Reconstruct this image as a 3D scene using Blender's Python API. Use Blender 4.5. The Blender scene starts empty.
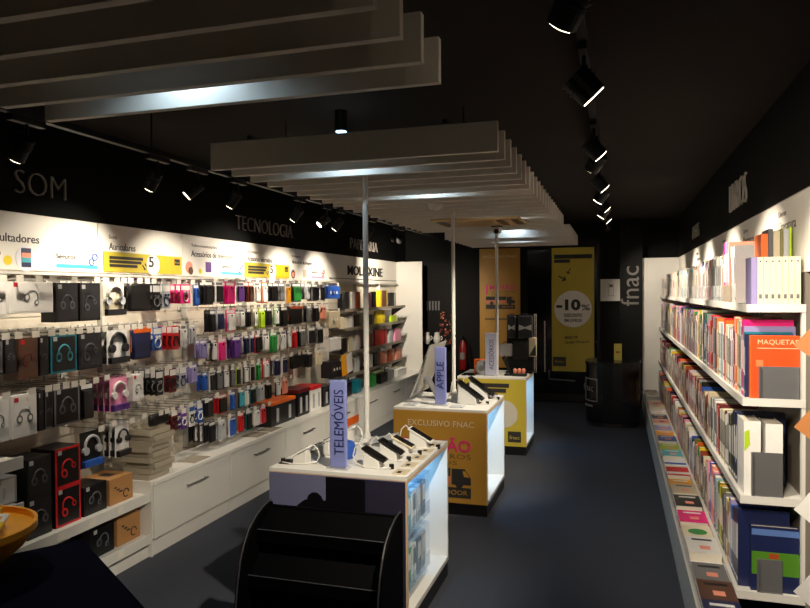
import bpy, math, random
from mathutils import Vector, Matrix
random.seed(7)
S = bpy.context.scene
COL = S.collection
# ------------------------------------------------------------------ camera
FPX, CX, CY = 690.0, 405.0, 304.0
YAW = math.atan((617 - 405) / FPX); PITCH = math.radians(.96); ROLL = math.radians(.39); EYE = 1.6
F0 = Vector((-math.sin(YAW), math.cos(YAW), 0)); R0 = Vector((math.cos(YAW), math.sin(YAW), 0)); U0 = Vector((0, 0, 1))
FW = F0 * math.cos(PITCH) - U0 * math.sin(PITCH); U1 = U0 * math.cos(PITCH) + F0 * math.sin(PITCH)
RT = R0 * math.cos(ROLL) - U1 * math.sin(ROLL); UP = U1 * math.cos(ROLL) + R0 * math.sin(ROLL)
cd = bpy.data.cameras.new('camera'); cam = bpy.data.objects.new('camera', cd); COL.objects.link(cam)
cd.sensor_fit = 'HORIZONTAL'; cd.sensor_width = 36; cd.lens = FPX * 36 / 810; cd.clip_start = .05; cd.clip_end = 60
cam.matrix_world = Matrix(((RT.x, UP.x, -FW.x, 0), (RT.y, UP.y, -FW.y, 0), (RT.z, UP.z, -FW.z, EYE), (0, 0, 0, 1)))
S.camera = cam

def wy(px, x):
    """distance along the shop at which the sight line of column px meets the upright plane x"""
    d = FW + RT * ((px - CX) / FPX)
    return x / d.x * d.y

# ------------------------------------------------------------------ materials
def lin(c):
    return tuple(((v / 255) / 12.92 if v / 255 <= .04045 else ((v / 255 + .055) / 1.055) ** 2.4) for v in c)
MC = {}
def mat(name, rgb, rough=.5, metal=0., spec=.5, var=.06, emit=0., alpha=1., scale=25., bump=0., trans=0.):
    if name in MC: return MC[name]
    m = bpy.data.materials.new(name); m.use_nodes = True
    nt = m.node_tree; b = nt.nodes['Principled BSDF']
    c = lin(rgb)
    b.inputs['Base Color'].default_value = (*c, 1)
    b.inputs['Roughness'].default_value = rough; b.inputs['Metallic'].default_value = metal
    b.inputs['Specular IOR Level'].default_value = spec
    b.inputs['Transmission Weight'].default_value = trans
    b.inputs['Alpha'].default_value = alpha
    if var or bump:
        tc = nt.nodes.new('ShaderNodeTexCoord'); n = nt.nodes.new('ShaderNodeTexNoise'); n.inputs['Scale'].default_value = scale; n.inputs['Detail'].default_value = 3
        nt.links.new(tc.outputs['Object'], n.inputs['Vector'])
        if var:
            mx = nt.nodes.new('ShaderNodeMix'); mx.data_type = 'RGBA'
            mx.inputs[6].default_value = (*[v * (1 - var) for v in c], 1); mx.inputs[7].default_value = (*[min(1, v * (1 + var)) for v in c], 1)
            nt.links.new(n.outputs['Fac'], mx.inputs[0]); nt.links.new(mx.outputs[2], b.inputs['Base Color'])
        if bump:
            bp = nt.nodes.new('ShaderNodeBump'); bp.inputs['Strength'].default_value = bump; bp.inputs['Distance'].default_value = .004
            nt.links.new(n.outputs['Fac'], bp.inputs['Height']); nt.links.new(bp.outputs['Normal'], b.inputs['Normal'])
    if emit:
        b.inputs['Emission Color'].default_value = (*c, 1); b.inputs['Emission Strength'].default_value = emit
    MC[name] = m
    return m
RGB = {
 'black': (14, 14, 16), 'charcoal': (30, 30, 34), 'smoke': (84, 84, 90), 'grey': (110, 110, 112), 'silver': (176, 178, 182), 'white': (232, 230, 226), 'cream': (226, 214, 186),
 'beige': (198, 184, 156), 'brown': (84, 54, 38), 'maroon': (96, 20, 26), 'red': (196, 28, 34), 'orange': (232, 104, 30), 'amber': (242, 168, 30), 'yellow': (236, 208, 40),
 'lime': (176, 206, 40), 'green': (46, 140, 62), 'teal': (16, 112, 128), 'turquoise': (70, 170, 190), 'blue': (40, 84, 170), 'navy': (26, 34, 74), 'purple': (92, 50, 132),
 'lilac': (150, 140, 190), 'pink': (232, 146, 178), 'magenta': (224, 24, 120), 'salmon': (238, 150, 124), 'cardboard': (168, 124, 76), 'olive': (120, 116, 50), 'rust': (160, 70, 36)}
def cmat(c): return mat('printed_' + c, RGB[c], .38, var=.08)
M_FASCIA = mat('fascia_black', (7, 7, 7), .8, spec=.1, scale=4)
M_BLACKWALL = mat('black_paint', (10, 9, 9), .7, spec=.2, scale=4)
M_CEIL = mat('dark_ceiling', (38, 33, 30), .9, spec=.1, scale=3)
M_WHITE = mat('white_laminate', (222, 220, 214), .35, scale=6, var=.02)
M_WHITEM = mat('white_steel', (214, 212, 206), .4, scale=8, var=.03)
M_SLAT = mat('slat_white', (228, 222, 212), .6, scale=5, var=.04)
M_BACK = mat('grey_back_panel', (206, 198, 182), .35, metal=.0, scale=3, var=.1)
M_HEAD = mat('header_white', (236, 232, 224), .5, scale=5, var=.01)
M_CHROME = mat('chrome_wire', (190, 190, 190), .25, metal=.9)
M_STEEL = mat('grey_steel', (104, 104, 106), .45, metal=.3)
M_BLACKP = mat('black_plastic', (14, 14, 15), .35)
M_BLACKM = mat('black_metal', (6, 6, 7), .5, spec=.3)
M_GLOSSBLACK = mat('gloss_black', (8, 8, 11), .22)
M_RACK = mat('rack_black', (2, 2, 3), .6, spec=.05)
M_RACKEDGE = mat('rack_edge', (44, 44, 48), .5)
M_TXT = mat('grey_lettering', (150, 143, 133), .6)
M_FTXT = mat('fascia_lettering', (132, 125, 117), .6)
M_DARKTXT = mat('dark_lettering', (38, 36, 36), .6)
M_PAPER = mat('page_paper', (222, 214, 196), .8, scale=60, var=.08)
M_TAG = mat('tag_card', (226, 220, 208), .6)
M_CLEAR = mat('clear_acrylic', (235, 240, 245), .08, alpha=.22, var=0)
M_BIN = mat('bin_acrylic', (176, 208, 236), .1, alpha=.2, var=0)
M_CLOUDY = mat('cloudy_acrylic', (196, 186, 166), .15, alpha=.62, var=.1)
M_CARPET = mat('carpet', (62, 65, 73), .95, spec=.1, var=.35, scale=160, bump=.6)
M_YELL = mat('poster_yellow', (188, 170, 54), .5, scale=3, var=.05)
M_GOLD = mat('poster_gold', (176, 130, 46), .5, scale=3, var=.05)
M_PINK = mat('poster_pink', (214, 30, 110), .5)
M_BLUESIGN = mat('sign_periwinkle', (126, 134, 190), .4, var=.02)
M_NAVYTXT = mat('sign_navy', (40, 44, 96), .5)
M_PLY = mat('plywood_edge', (206, 176, 140), .55, scale=40, var=.12)
M_LENS = mat('lamp_lens', (255, 236, 205), .3, emit=14, var=0)
M_LENSDIM = mat('lamp_glass', (200, 196, 190), .15, emit=.6, var=0)
M_LED = mat('cool_led', (170, 215, 255), .3, emit=6, var=0)
M_NAVY = mat('navy_cloth', (3, 6, 26), .9, spec=.05, scale=50, var=.1)
M_PHONE = mat('phone_glass', (10, 10, 12), .12)
M_KRAFT = mat('cardboard_brown', (168, 122, 72), .75, scale=30, var=.1)

# ------------------------------------------------------------------ mesh builder
class MB:
    def __init__(s): s.v = []; s.f = []; s.mi = []; s.mats = []
    def m(s, mt):
        if mt not in s.mats: s.mats.append(mt)
        return s.mats.index(mt)
    def add(s, vs, fs, mt):
        o = len(s.v); i = s.m(mt); s.v += [Vector(v) for v in vs]
        for f in fs: s.f.append([o + k for k in f]); s.mi.append(i)
        return s
    def box(s, x0, x1, y0, y1, z0, z1, mt):
        vs = [(x0, y0, z0), (x1, y0, z0), (x1, y1, z0), (x0, y1, z0), (x0, y0, z1), (x1, y0, z1), (x1, y1, z1), (x0, y1, z1)]
        return s.add(vs, [(0, 3, 2, 1), (4, 5, 6, 7), (0, 1, 5, 4), (1, 2, 6, 5), (2, 3, 7, 6), (3, 0, 4, 7)], mt)
    def obox(s, c, ax, ay, az, mt):
        """box from a centre and three half-extent vectors"""
        c = Vector(c); ax, ay, az = Vector(ax), Vector(ay), Vector(az)
        if ax.cross(ay).dot(az) < 0: ax = -ax
        vs = [c + a * ax + b * ay + d * az for d in (-1, 1) for a, b in ((-1, -1), (1, -1), (1, 1), (-1, 1))]
        return s.add(vs, [(0, 3, 2, 1), (4, 5, 6, 7), (0, 1, 5, 4), (1, 2, 6, 5), (2, 3, 7, 6), (3, 0, 4, 7)], mt)
    def prism(s, pts, d, mt, d0=Vector((0, 0, 0))):
        """polygon of 3-D points pushed along d"""
        n = len(pts); p = [Vector(q) + Vector(d0) for q in pts]; d = Vector(d)
        nr = Vector((0, 0, 0))
        for i in range(n): nr += p[i].cross(p[(i + 1) % n])
        if nr.dot(d) > 0: p = p[::-1]
        return s.add(p + [q + d for q in p], [tuple(range(n)), tuple(range(2 * n - 1, n - 1, -1))] + [(i, i + n, (i + 1) % n + n, (i + 1) % n) for i in range(n)], mt)
    def cyl(s, p0, p1, r, mt, n=12, r1=None):
        p0, p1 = Vector(p0), Vector(p1); a = (p1 - p0).normalized()
        u = a.orthogonal().normalized(); w = a.cross(u); r1 = r if r1 is None else r1
        vs = [p0 + (u * math.cos(6.28318 * k / n) + w * math.sin(6.28318 * k / n)) * r for k in range(n)] + [p1 + (u * math.cos(6.28318 * k / n) + w * math.sin(6.28318 * k / n)) * r1 for k in range(n)]
        return s.add(vs, [tuple(range(n - 1, -1, -1)), tuple(range(n, 2 * n))] + [(k, (k + 1) % n, n + (k + 1) % n, n + k) for k in range(n)], mt)
    def tube(s, path, r, mt, n=6):
        P = [Vector(p) for p in path]; rings = []
        u = None
        for i, p in enumerate(P):
            a = (P[min(i + 1, len(P) - 1)] - P[max(i - 1, 0)]).normalized()
            u = a.orthogonal().normalized() if u is None else (u - a * u.dot(a)).normalized()
            w = a.cross(u)
            rings.append([p + (u * math.cos(6.28318 * k / n) + w * math.sin(6.28318 * k / n)) * r for k in range(n)])
        vs = [v for g in rings for v in g]; fs = [tuple(range(n - 1, -1, -1)), tuple((len(P) - 1) * n + k for k in range(n))]
        for i in range(len(P) - 1):
            for k in range(n): fs.append((i * n + k, i * n + (k + 1) % n, (i + 1) * n + (k + 1) % n, (i + 1) * n + k))
        return s.add(vs, fs, mt)
    def lathe(s, c, prof, mt, n=20):
        """profile of (radius, z) turned about the upright axis through c"""
        c = Vector(c); vs = []
        for r, z in prof: vs += [c + Vector((r * math.cos(6.28318 * k / n), r * math.sin(6.28318 * k / n), z)) for k in range(n)]
        fs = []
        for i in range(len(prof) - 1):
            for k in range(n): fs.append((i * n + k, i * n + (k + 1) % n, (i + 1) * n + (k + 1) % n, (i + 1) * n + k))
        fs += [tuple(range(n - 1, -1, -1)), tuple((len(prof) - 1) * n + k for k in range(n))]
        return s.add(vs, fs, mt)
    def disc(s, c, u, w, r, t, mt, n=24):
        """flat round plate: plane axes u, w, thickness vector t"""
        c, u, w = Vector(c), Vector(u), Vector(w)
        return s.prism([c + u * (r * math.cos(6.28318 * k / n)) + w * (r * math.sin(6.28318 * k / n)) for k in range(n)], t, mt)
    def build(s, name, parent=None, bevel=0., smooth=False, origin=None):
        me = bpy.data.meshes.new(name)
        if origin is None:
            if parent is not None: origin = Vector(parent['_o'])
            else:
                xs = [v.x for v in s.v]; ys = [v.y for v in s.v]; zs = [v.z for v in s.v]
                origin = Vector(((min(xs) + max(xs)) / 2, (min(ys) + max(ys)) / 2, min(zs)))
        me.from_pydata([v - origin for v in s.v], [], s.f)
        for mt in s.mats: me.materials.append(mt)
        for p, i in zip(me.polygons, s.mi): p.material_index = i; p.use_smooth = smooth
        me.update()
        o = bpy.data.objects.new(name, me); COL.objects.link(o)
        o['_o'] = tuple(origin)
        if parent is not None:
            o.parent = parent; o.location = origin - Vector(parent['_o'])
        else: o.location = origin
        if bevel:
            b = o.modifiers.new('bevel', 'BEVEL'); b.width = bevel; b.segments = 2; b.limit_method = 'ANGLE'
        if smooth:
            try: me.set_sharp_from_angle(angle=.7)
            except Exception: pass
        return o
def tag(o, label=None, cat=None, group=None, kind=None):
    if label: o['label'] = label
    if cat: o['category'] = cat
    if group: o['group'] = group
    if kind: o['kind'] = kind
    return o
def thing(name, loc, label, cat, group=None, kind=None):
    o = bpy.data.objects.new(name, None); COL.objects.link(o); o.location = loc; o['_o'] = tuple(loc); o.empty_display_size = .1
    return tag(o, label, cat, group, kind)
def struct(o): o['kind'] = 'structure'; return o
def text(name, s, origin, right, up, h, mt, parent, width=None, thin=0., depth=.002, align='L', gap=1.0):
    cu = bpy.data.curves.new('lettering', 'FONT'); cu.body = s; cu.size = 1; cu.offset = thin; cu.extrude = 0; cu.space_character = gap; cu.resolution_u = 3
    to = bpy.data.objects.new('lettering', cu); COL.objects.link(to)
    bpy.context.view_layer.update()
    me = bpy.data.meshes.new_from_object(to.evaluated_get(bpy.context.evaluated_depsgraph_get()))
    bpy.data.objects.remove(to)
    xs = [v.co.x for v in me.vertices]; ys = [v.co.y for v in me.vertices]
    x0, x1, y0, y1 = min(xs), max(xs), min(ys), max(ys)
    sy = h / (y1 - y0); sx = sy if width is None else width / (x1 - x0)
    W = (x1 - x0) * sx; off = 0 if align == 'L' else -W / 2 if align == 'C' else -W
    right, up = Vector(right), Vector(up); nr = right.cross(up)
    b = MB(); i = b.m(mt); o = Vector(origin)
    n = len(me.vertices)
    b.v = [o + right * ((v.co.x - x0) * sx + off) + up * ((v.co.y - y0) * sy) + nr * depth for v in me.vertices]
    b.f = [list(p.vertices) for p in me.polygons]; b.mi = [i] * len(b.f)
    # give the letters a back so that they are solid plates
    edge = {}
    for p in me.polygons:
        vs = list(p.vertices)
        for k in range(len(vs)): edge[(vs[k], vs[(k + 1) % len(vs)])] = 1
    bo = [e for e in edge if (e[1], e[0]) not in edge]
    b.v += [v - nr * depth for v in b.v[:n]]
    for a, c in bo: b.f.append([c, a, a + n, c + n]); b.mi.append(i)
    bpy.data.meshes.remove(me)
    ob = b.build(name, parent)
    return ob
X, Y, Z = Vector((1, 0, 0)), Vector((0, 1, 0)), Vector((0, 0, 1))
def ordn(n):
    w = ['first', 'second', 'third', 'fourth', 'fifth', 'sixth', 'seventh', 'eighth', 'ninth', 'tenth', 'eleventh', 'twelfth', 'thirteenth', 'fourteenth', 'fifteenth', 'sixteenth', 'seventeenth', 'eighteenth', 'nineteenth', 'twentieth']
    if n <= 20: return w[n - 1]
    return f"{n}{'th' if 10 < n % 100 < 14 else {1: 'st', 2: 'nd', 3: 'rd'}.get(n % 10, 'th')}"

# ------------------------------------------------------------------ the setting
HC = 2.58; YB = 10.2; YF = -1.6; XL = -3.12; XR = .82; ZB = 2.045
struct(MB().box(XL - .15, XR + .15, YF - .15, YB + .15, -.1, 0, M_CARPET).build('floor'))
struct(MB().box(XL - .15, XR + .15, YF - .15, YB + .15, HC, HC + .1, M_CEIL).build('ceiling'))
struct(MB().box(XL - .15, XL, YF, YB, 0, HC, M_BLACKWALL).build('wall_left'))
struct(MB().box(XR, XR + .15, YF, YB, 0, HC, M_BLACKWALL).build('wall_right'))
struct(MB().box(XL, XR, YB, YB + .15, 0, HC, M_BLACKWALL).build('wall_back'))
struct(MB().box(XL, XR, YF - .15, YF, 0, HC, M_BLACKWALL).build('wall_front'))
fl = struct(MB().box(XL, -3.08, YF, 9.66, ZB, HC, M_FASCIA).build('trim_1'))
fr = struct(MB().box(.79, XR, YF, 10.1, ZB + .005, HC, M_FASCIA).build('trim_2'))
def wallsign(word, y0, z0, z1, length, side, label, thin=-.028):
    if side == 'L':
        t = thing('wall_lettering', (-3.08, y0, z0), label, 'sign', 'category lettering on the black fascia')
        text('lettering', word, (-3.08, y0, z0), Y, Z, z1 - z0, M_FTXT, t, width=length, thin=thin, depth=.012)
    else:
        t = thing('wall_lettering', (.79, y0, z0), label, 'sign', 'category lettering on the black fascia')
        text('lettering', word, (.79, y0, z0), -Y, Z, z1 - z0, M_FTXT, t, width=length, thin=thin, depth=.012)
wallsign('SOM', 2.925, 2.15, 2.275, .352, 'L', 'thin grey SOM lettering on black fascia above the headphones')
wallsign('TECNOLOGIA', 5.16, 2.145, 2.265, 1.06, 'L', 'thin grey TECNOLOGIA lettering on black fascia above phone accessories')
wallsign('PAPELARIA', 7.78, 2.14, 2.265, .98, 'L', 'thin grey PAPELARIA lettering on black fascia above MOLESKINE panel')
wallsign('LIVROS', 5.50, 2.16, 2.355, .68, 'R', 'thin grey LIVROS lettering on black fascia above the bookcases')
wallsign('ARTES', 8.09, 2.15, 2.285, .62, 'R', 'small far grey lettering on right black fascia nearest the back wall')

# ------------------------------------------------------------------ left wall display
YBAY = [1.80, 2.67, 3.545, 4.42, 5.295, 6.17, 7.045, 7.92, 8.795, 9.63]
BAYLAB = ['tall product bay cut by the left picture edge, before Auscultadores', 'headphone bay with open box shelves below, under the Auscultadores header',
  'product bay with yellow five percent strip, under the Auriculares header', 'phone accessory bay with woman and insurance pictures on its header',
  'phone accessory bay with the farther yellow promotion strip on its header', 'accessory bay with small pictures and red mark, before the blank header',
  'accessory bay with blank white header left of MOLESKINE', 'stationery bay carrying the black MOLESKINE lettering', 'farthest stationery bay on left wall, against white end panel']
bays = []
for i in range(9):
    y0, y1 = YBAY[i], YBAY[i + 1]; a, b_ = y0 + .002, y1 - .002
    t = thing('display_bay', (-3.1, (y0 + y1) / 2, 0), BAYLAB[i], 'wall display', 'product bays along the left wall')
    bays.append(t)
    p = MB().box(-3.12, -3.10, a, b_, .0, 1.735, M_BACK)
    k = 0
    while .5 + k * .07 < 1.70:
        z = .5 + k * .07; p.box(-3.101, -3.096, a, b_, z, z + .058, M_BACK); k += 1
    p.build('slatwall_panel', t)
    MB().box(-3.12, -3.085, a, b_, 1.735, ZB, M_HEAD).build('header_panel', t, .002)
    MB().box(-3.096, -3.05, a, b_, 1.712, 1.727, M_WHITEM).build('top_rail', t)
    MB().box(-3.1, -3.06, a, a + .02, .46, 1.715, M_WHITEM).build('upright', t)
def header_text(i, small, big, par, y, w_small, w_big):
    if small: text('category_lettering', small, (-3.085, y, 1.955), Y, Z, .026, mat('light_lettering', (104, 98, 92), .6), par, width=w_small)
    text('header_lettering', big, (-3.085, y, 1.885), Y, Z, .045, M_DARKTXT, par, width=w_big, thin=.004)
header_text(1, 'Som', 'Auscultadores', bays[1], 2.69, .06, .40)
header_text(2, 'Som', 'Auriculares', bays[2], 3.645, .07, .25)
header_text(3, 'Telecomunicações', 'Acessórios de telemóvel', bays[3], 4.53, .35, .60)
header_text(4, 'Informática', 'Acessórios informática', bays[4], 5.36, .2, .46)
header_text(5, 'Imagem', 'Acessórios de imagem', bays[5], 6.23, .2, .46)
t = thing('wall_lettering', (-3.083, 8.3, 1.815), 'bold black MOLESKINE lettering on the lit white header', 'sign')
text('lettering', 'MOLESKINE', (-3.083, 7.70, 1.815), Y, Z, .115, mat('black_lettering', (14, 13, 13), .6), t, width=1.27, thin=.012, depth=.008)
tag(MB().box(-3.083, -3.075, 7.15, 9.6, 1.765, 1.772, M_STEEL).build('panel_rail'), 'thin grey rail on white header just below MOLESKINE lettering', 'rail')
# yellow promotion strips
def promo(y0, y1, z0, z1, label):
    t = thing('promotion_strip', (-3.084, (y0 + y1) / 2, z0), label, 'promotion strip', 'yellow promotion strips on the left headers')
    L = y1 - y0; H_ = z1 - z0
    MB().box(-3.084, -3.078, y0, y1, z0, z1, M_YELL).box(-3.0785, -3.0775, y0 + .68 * L, y1, z0, z1, mat('strip_amber', (238, 176, 30), .5)).build('strip_board', t)
    b = MB()
    for k, (w, st) in enumerate(((.40, .06), (.38, .06), (.33, .06))):
        zz = z1 - H_ * (.16 + .2 * (k + 1)); b.box(-3.0775, -3.0765, y0 + st * L, y0 + (st + w) * L, zz, zz + H_ * .15, M_DARKTXT)
    b.build('text_bars', t)
    d = MB().disc((-3.0775, y0 + .59 * L, z0 + H_ * .45), Y, Z, H_ * .56, X * .002, mat('disc_white', (240, 236, 228), .5)); d.build('price_disc', t)
    text('price_lettering', '5', (-3.0755, y0 + .565 * L, z0 + H_ * .32), Y, Z, H_ * .58, M_DARKTXT, t, width=.055, thin=.02, align='C', depth=.001)
    text('percent_lettering', '%', (-3.0755, y0 + .63 * L, z0 + H_ * .40), Y, Z, H_ * .2, M_TXT, t, width=.03, align='C', depth=.001)
    g = MB().box(-3.0775, -3.076, y0 + .89 * L, y0 + .97 * L, z0 + H_ * .5, z0 + H_ * .86, M_DARKTXT); lg = g.build('logo_square', t)
    text('logo_lettering', 'fnac', (-3.076, y0 + .93 * L, z0 + H_ * .6), Y, Z, H_ * .12, M_YELL, lg, width=.055, align='C', depth=.001)
    a = MB()
    for q in (0, .03): 
        a.obox((-3.077, y0 + (.47 + q) * L, z0 + H_ * (.3 + q * 3)), X * .001, Vector((0, .014, -.014)), Vector((0, .003, .003)), M_DARKTXT)
        a.box(-3.078, -3.076, y0 + (.475 + q) * L, y0 + (.492 + q) * L, z0 + H_ * (.16 + q * 3), z0 + H_ * (.2 + q * 3), M_DARKTXT)
    a.build('arrow_mark', t)
promo(3.59, 4.40, 1.745, 1.872, 'yellow five percent promotion strip under the Auriculares heading')
promo(5.31, 6.15, 1.745, 1.872, 'yellow five percent promotion strip farther along, after the insurance picture')
# small printed pictures on the headers: parts of their bays
def pic(i, name, f):
    b = MB(); f(b); return b.build(name, bays[i])
HX = -3.0845
def boxY(b, y0, y1, z0, z1, mt): b.box(-3.086, HX + .001, y0, y1, z0, z1, mt)
def pd(i, y, z, r, m_, k=0, nm='picture_disc'): MB().disc((HX + .0006 * k, y, z), Y, Z, r, X * .001, m_).build(nm, bays[i])
pd(1, 2.88, 1.785, .026, cmat('yellow')); pd(1, 2.815, 1.82, .02, cmat('brown')); pd(1, 3.0, 1.80, .07, mat('pale_disc', (226, 226, 236), .5))
def p1b(b):
    for k, c in enumerate(('navy', 'turquoise', 'salmon', 'navy')): b.box(-3.086, -3.081, 2.968, 3.03, 1.752 + k * .026, 1.778 + k * .026, cmat(c))
pic(1, 'printed_phone', p1b)
def seg(i, y, cyan):
    t = bays[i]
    text('insurance_lettering', 'Seguros', (HX, y, 1.80), Y, Z, .04, mat('insurance_grey', (50, 48, 48), .6), t, width=.15, thin=.02, depth=.001)
    b = MB(); boxY(b, y, y + .33, 1.757, 1.78, cmat(cyan)); b.build('coloured_bar', t)
    b = MB()
    for q in (0, 1):
        c = Vector((HX, y + .28 + q * .028, 1.80 + q * .03)); b.tube([c + Y * .02 * math.cos(a) + Z * .02 * math.sin(a) for a in [k * .5236 for k in range(13)]], .005, cmat('blue' if cyan != 'pink' else 'red'), 5)
    b.build('link_mark', t)
seg(1, 3.21, 'turquoise'); seg(3, 4.95, 'turquoise'); seg(5, 6.69, 'pink')
pd(3, 4.50, 1.80, .045, cmat('salmon')); pd(3, 4.52, 1.775, .03, cmat('brown'), 2); pd(3, 4.65, 1.775, .02, cmat('yellow'))
MB().box(-3.086, HX + .001, 4.72, 4.80, 1.77, 1.85, cmat('purple')).build('picture_square', bays[3])
pd(5, 6.25, 1.79, .045, cmat('brown')); pd(5, 6.25, 1.785, .025, cmat('salmon'), 2)
MB().box(-3.086, HX + .001, 6.48, 6.55, 1.76, 1.84, cmat('beige')).build('picture_square', bays[5])
# white end panel closing the row
tag(MB().box(-3.12, -2.70, 9.632, 9.66, 0, ZB + .002, M_WHITE).build('end_panel', bevel=.002), 'tall white end panel closing the left display at the back', 'panel')
# base cabinets
CABLAB = ['white drawer cabinet nearest the camera, under the clear tray stack', 'second white drawer cabinet along the left wall', 'third white drawer cabinet along the left wall, with grey storage boxes on top',
   'fourth white drawer cabinet along left wall, beyond the TELEMÓVEIS sign', 'fifth white drawer cabinet along left wall, under the stationery', 'sixth white drawer cabinet along left wall, with lime packs on top', 'farthest white drawer cabinet beside the white end panel']
for k in range(7):
    y0 = YBAY[2 + k]; y1 = YBAY[3 + k]; y0 += .002; y1 -= .002
    t = thing('drawer_cabinet', (-2.89, (y0 + y1) / 2, 0), CABLAB[k], 'cabinet', 'white base cabinets along the left wall')
    MB().box(-3.0, -2.715, y0, y1, .0, .10, M_WHITE).build('plinth', t)
    MB().box(-3.02, -2.715, y0, y1, .10, .436, M_WHITE).build('carcass', t)
    f = MB().box(-2.7145, -2.697, y0 + .002, y1 - .002, .105, .432, M_WHITE).build('drawer', t, .002)
    MB().cyl((-2.675, (y0 + y1) / 2 - .11, .35), (-2.675, (y0 + y1) / 2 + .11, .35), .006, M_STEEL, 8).cyl((-2.697, (y0 + y1) / 2 - .10, .35), (-2.675, (y0 + y1) / 2 - .10, .35), .004, M_STEEL, 6).cyl((-2.697, (y0 + y1) / 2 + .10, .35), (-2.675, (y0 + y1) / 2 + .10, .35), .004, M_STEEL, 6).build('handle', f)
    MB().box(-3.02, -2.69, y0, y1, .436, .46, M_WHITE).build('cabinet_top', t, .002)
# open shelves at the near end of the wall
SH = []
for (y0, y1, z, lab) in ((1.82, 3.53, .385, 'white shelf carrying red framed headphone boxes at lower left'), (1.82, 3.53, .13, 'lowest white shelf with black box and cardboard box near the floor'),
                         (1.82, 2.60, .60, 'short white shelf at left picture edge, lower of two'), (1.82, 2.60, .82, 'short white shelf at left picture edge, upper of two')):
    t = thing('box_shelf', (-2.9, (y0 + y1) / 2, z - .02), lab, 'shelf', 'white shelves for boxed headphones')
    MB().box(-3.055, -2.72, y0, y1, z - .02, z, M_WHITEM).build('shelf_board', t)
    e = MB().box(-2.7195, -2.71, y0, y1, z - .045, z + .012, M_WHITEM).build('label_rail', t)
    yy = y0 + .1
    while yy < y1 - .1: MB().box(-2.7099, -2.7085, yy, yy + .05, z - .035, z + .004, M_TAG).build('price_label', e); yy += .22
tag(MB().box(-3.055, -2.73, 1.82, 3.53, 0, .06, M_WHITE).build('shelf_plinth'), 'white plinth under the lowest box shelf', 'plinth')
tag(MB().box(-3.055, -2.705, 3.532, 3.542, 0, .46, M_WHITE).build('side_panel'), 'white side panel between the box shelves and first cabinet', 'panel')

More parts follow.
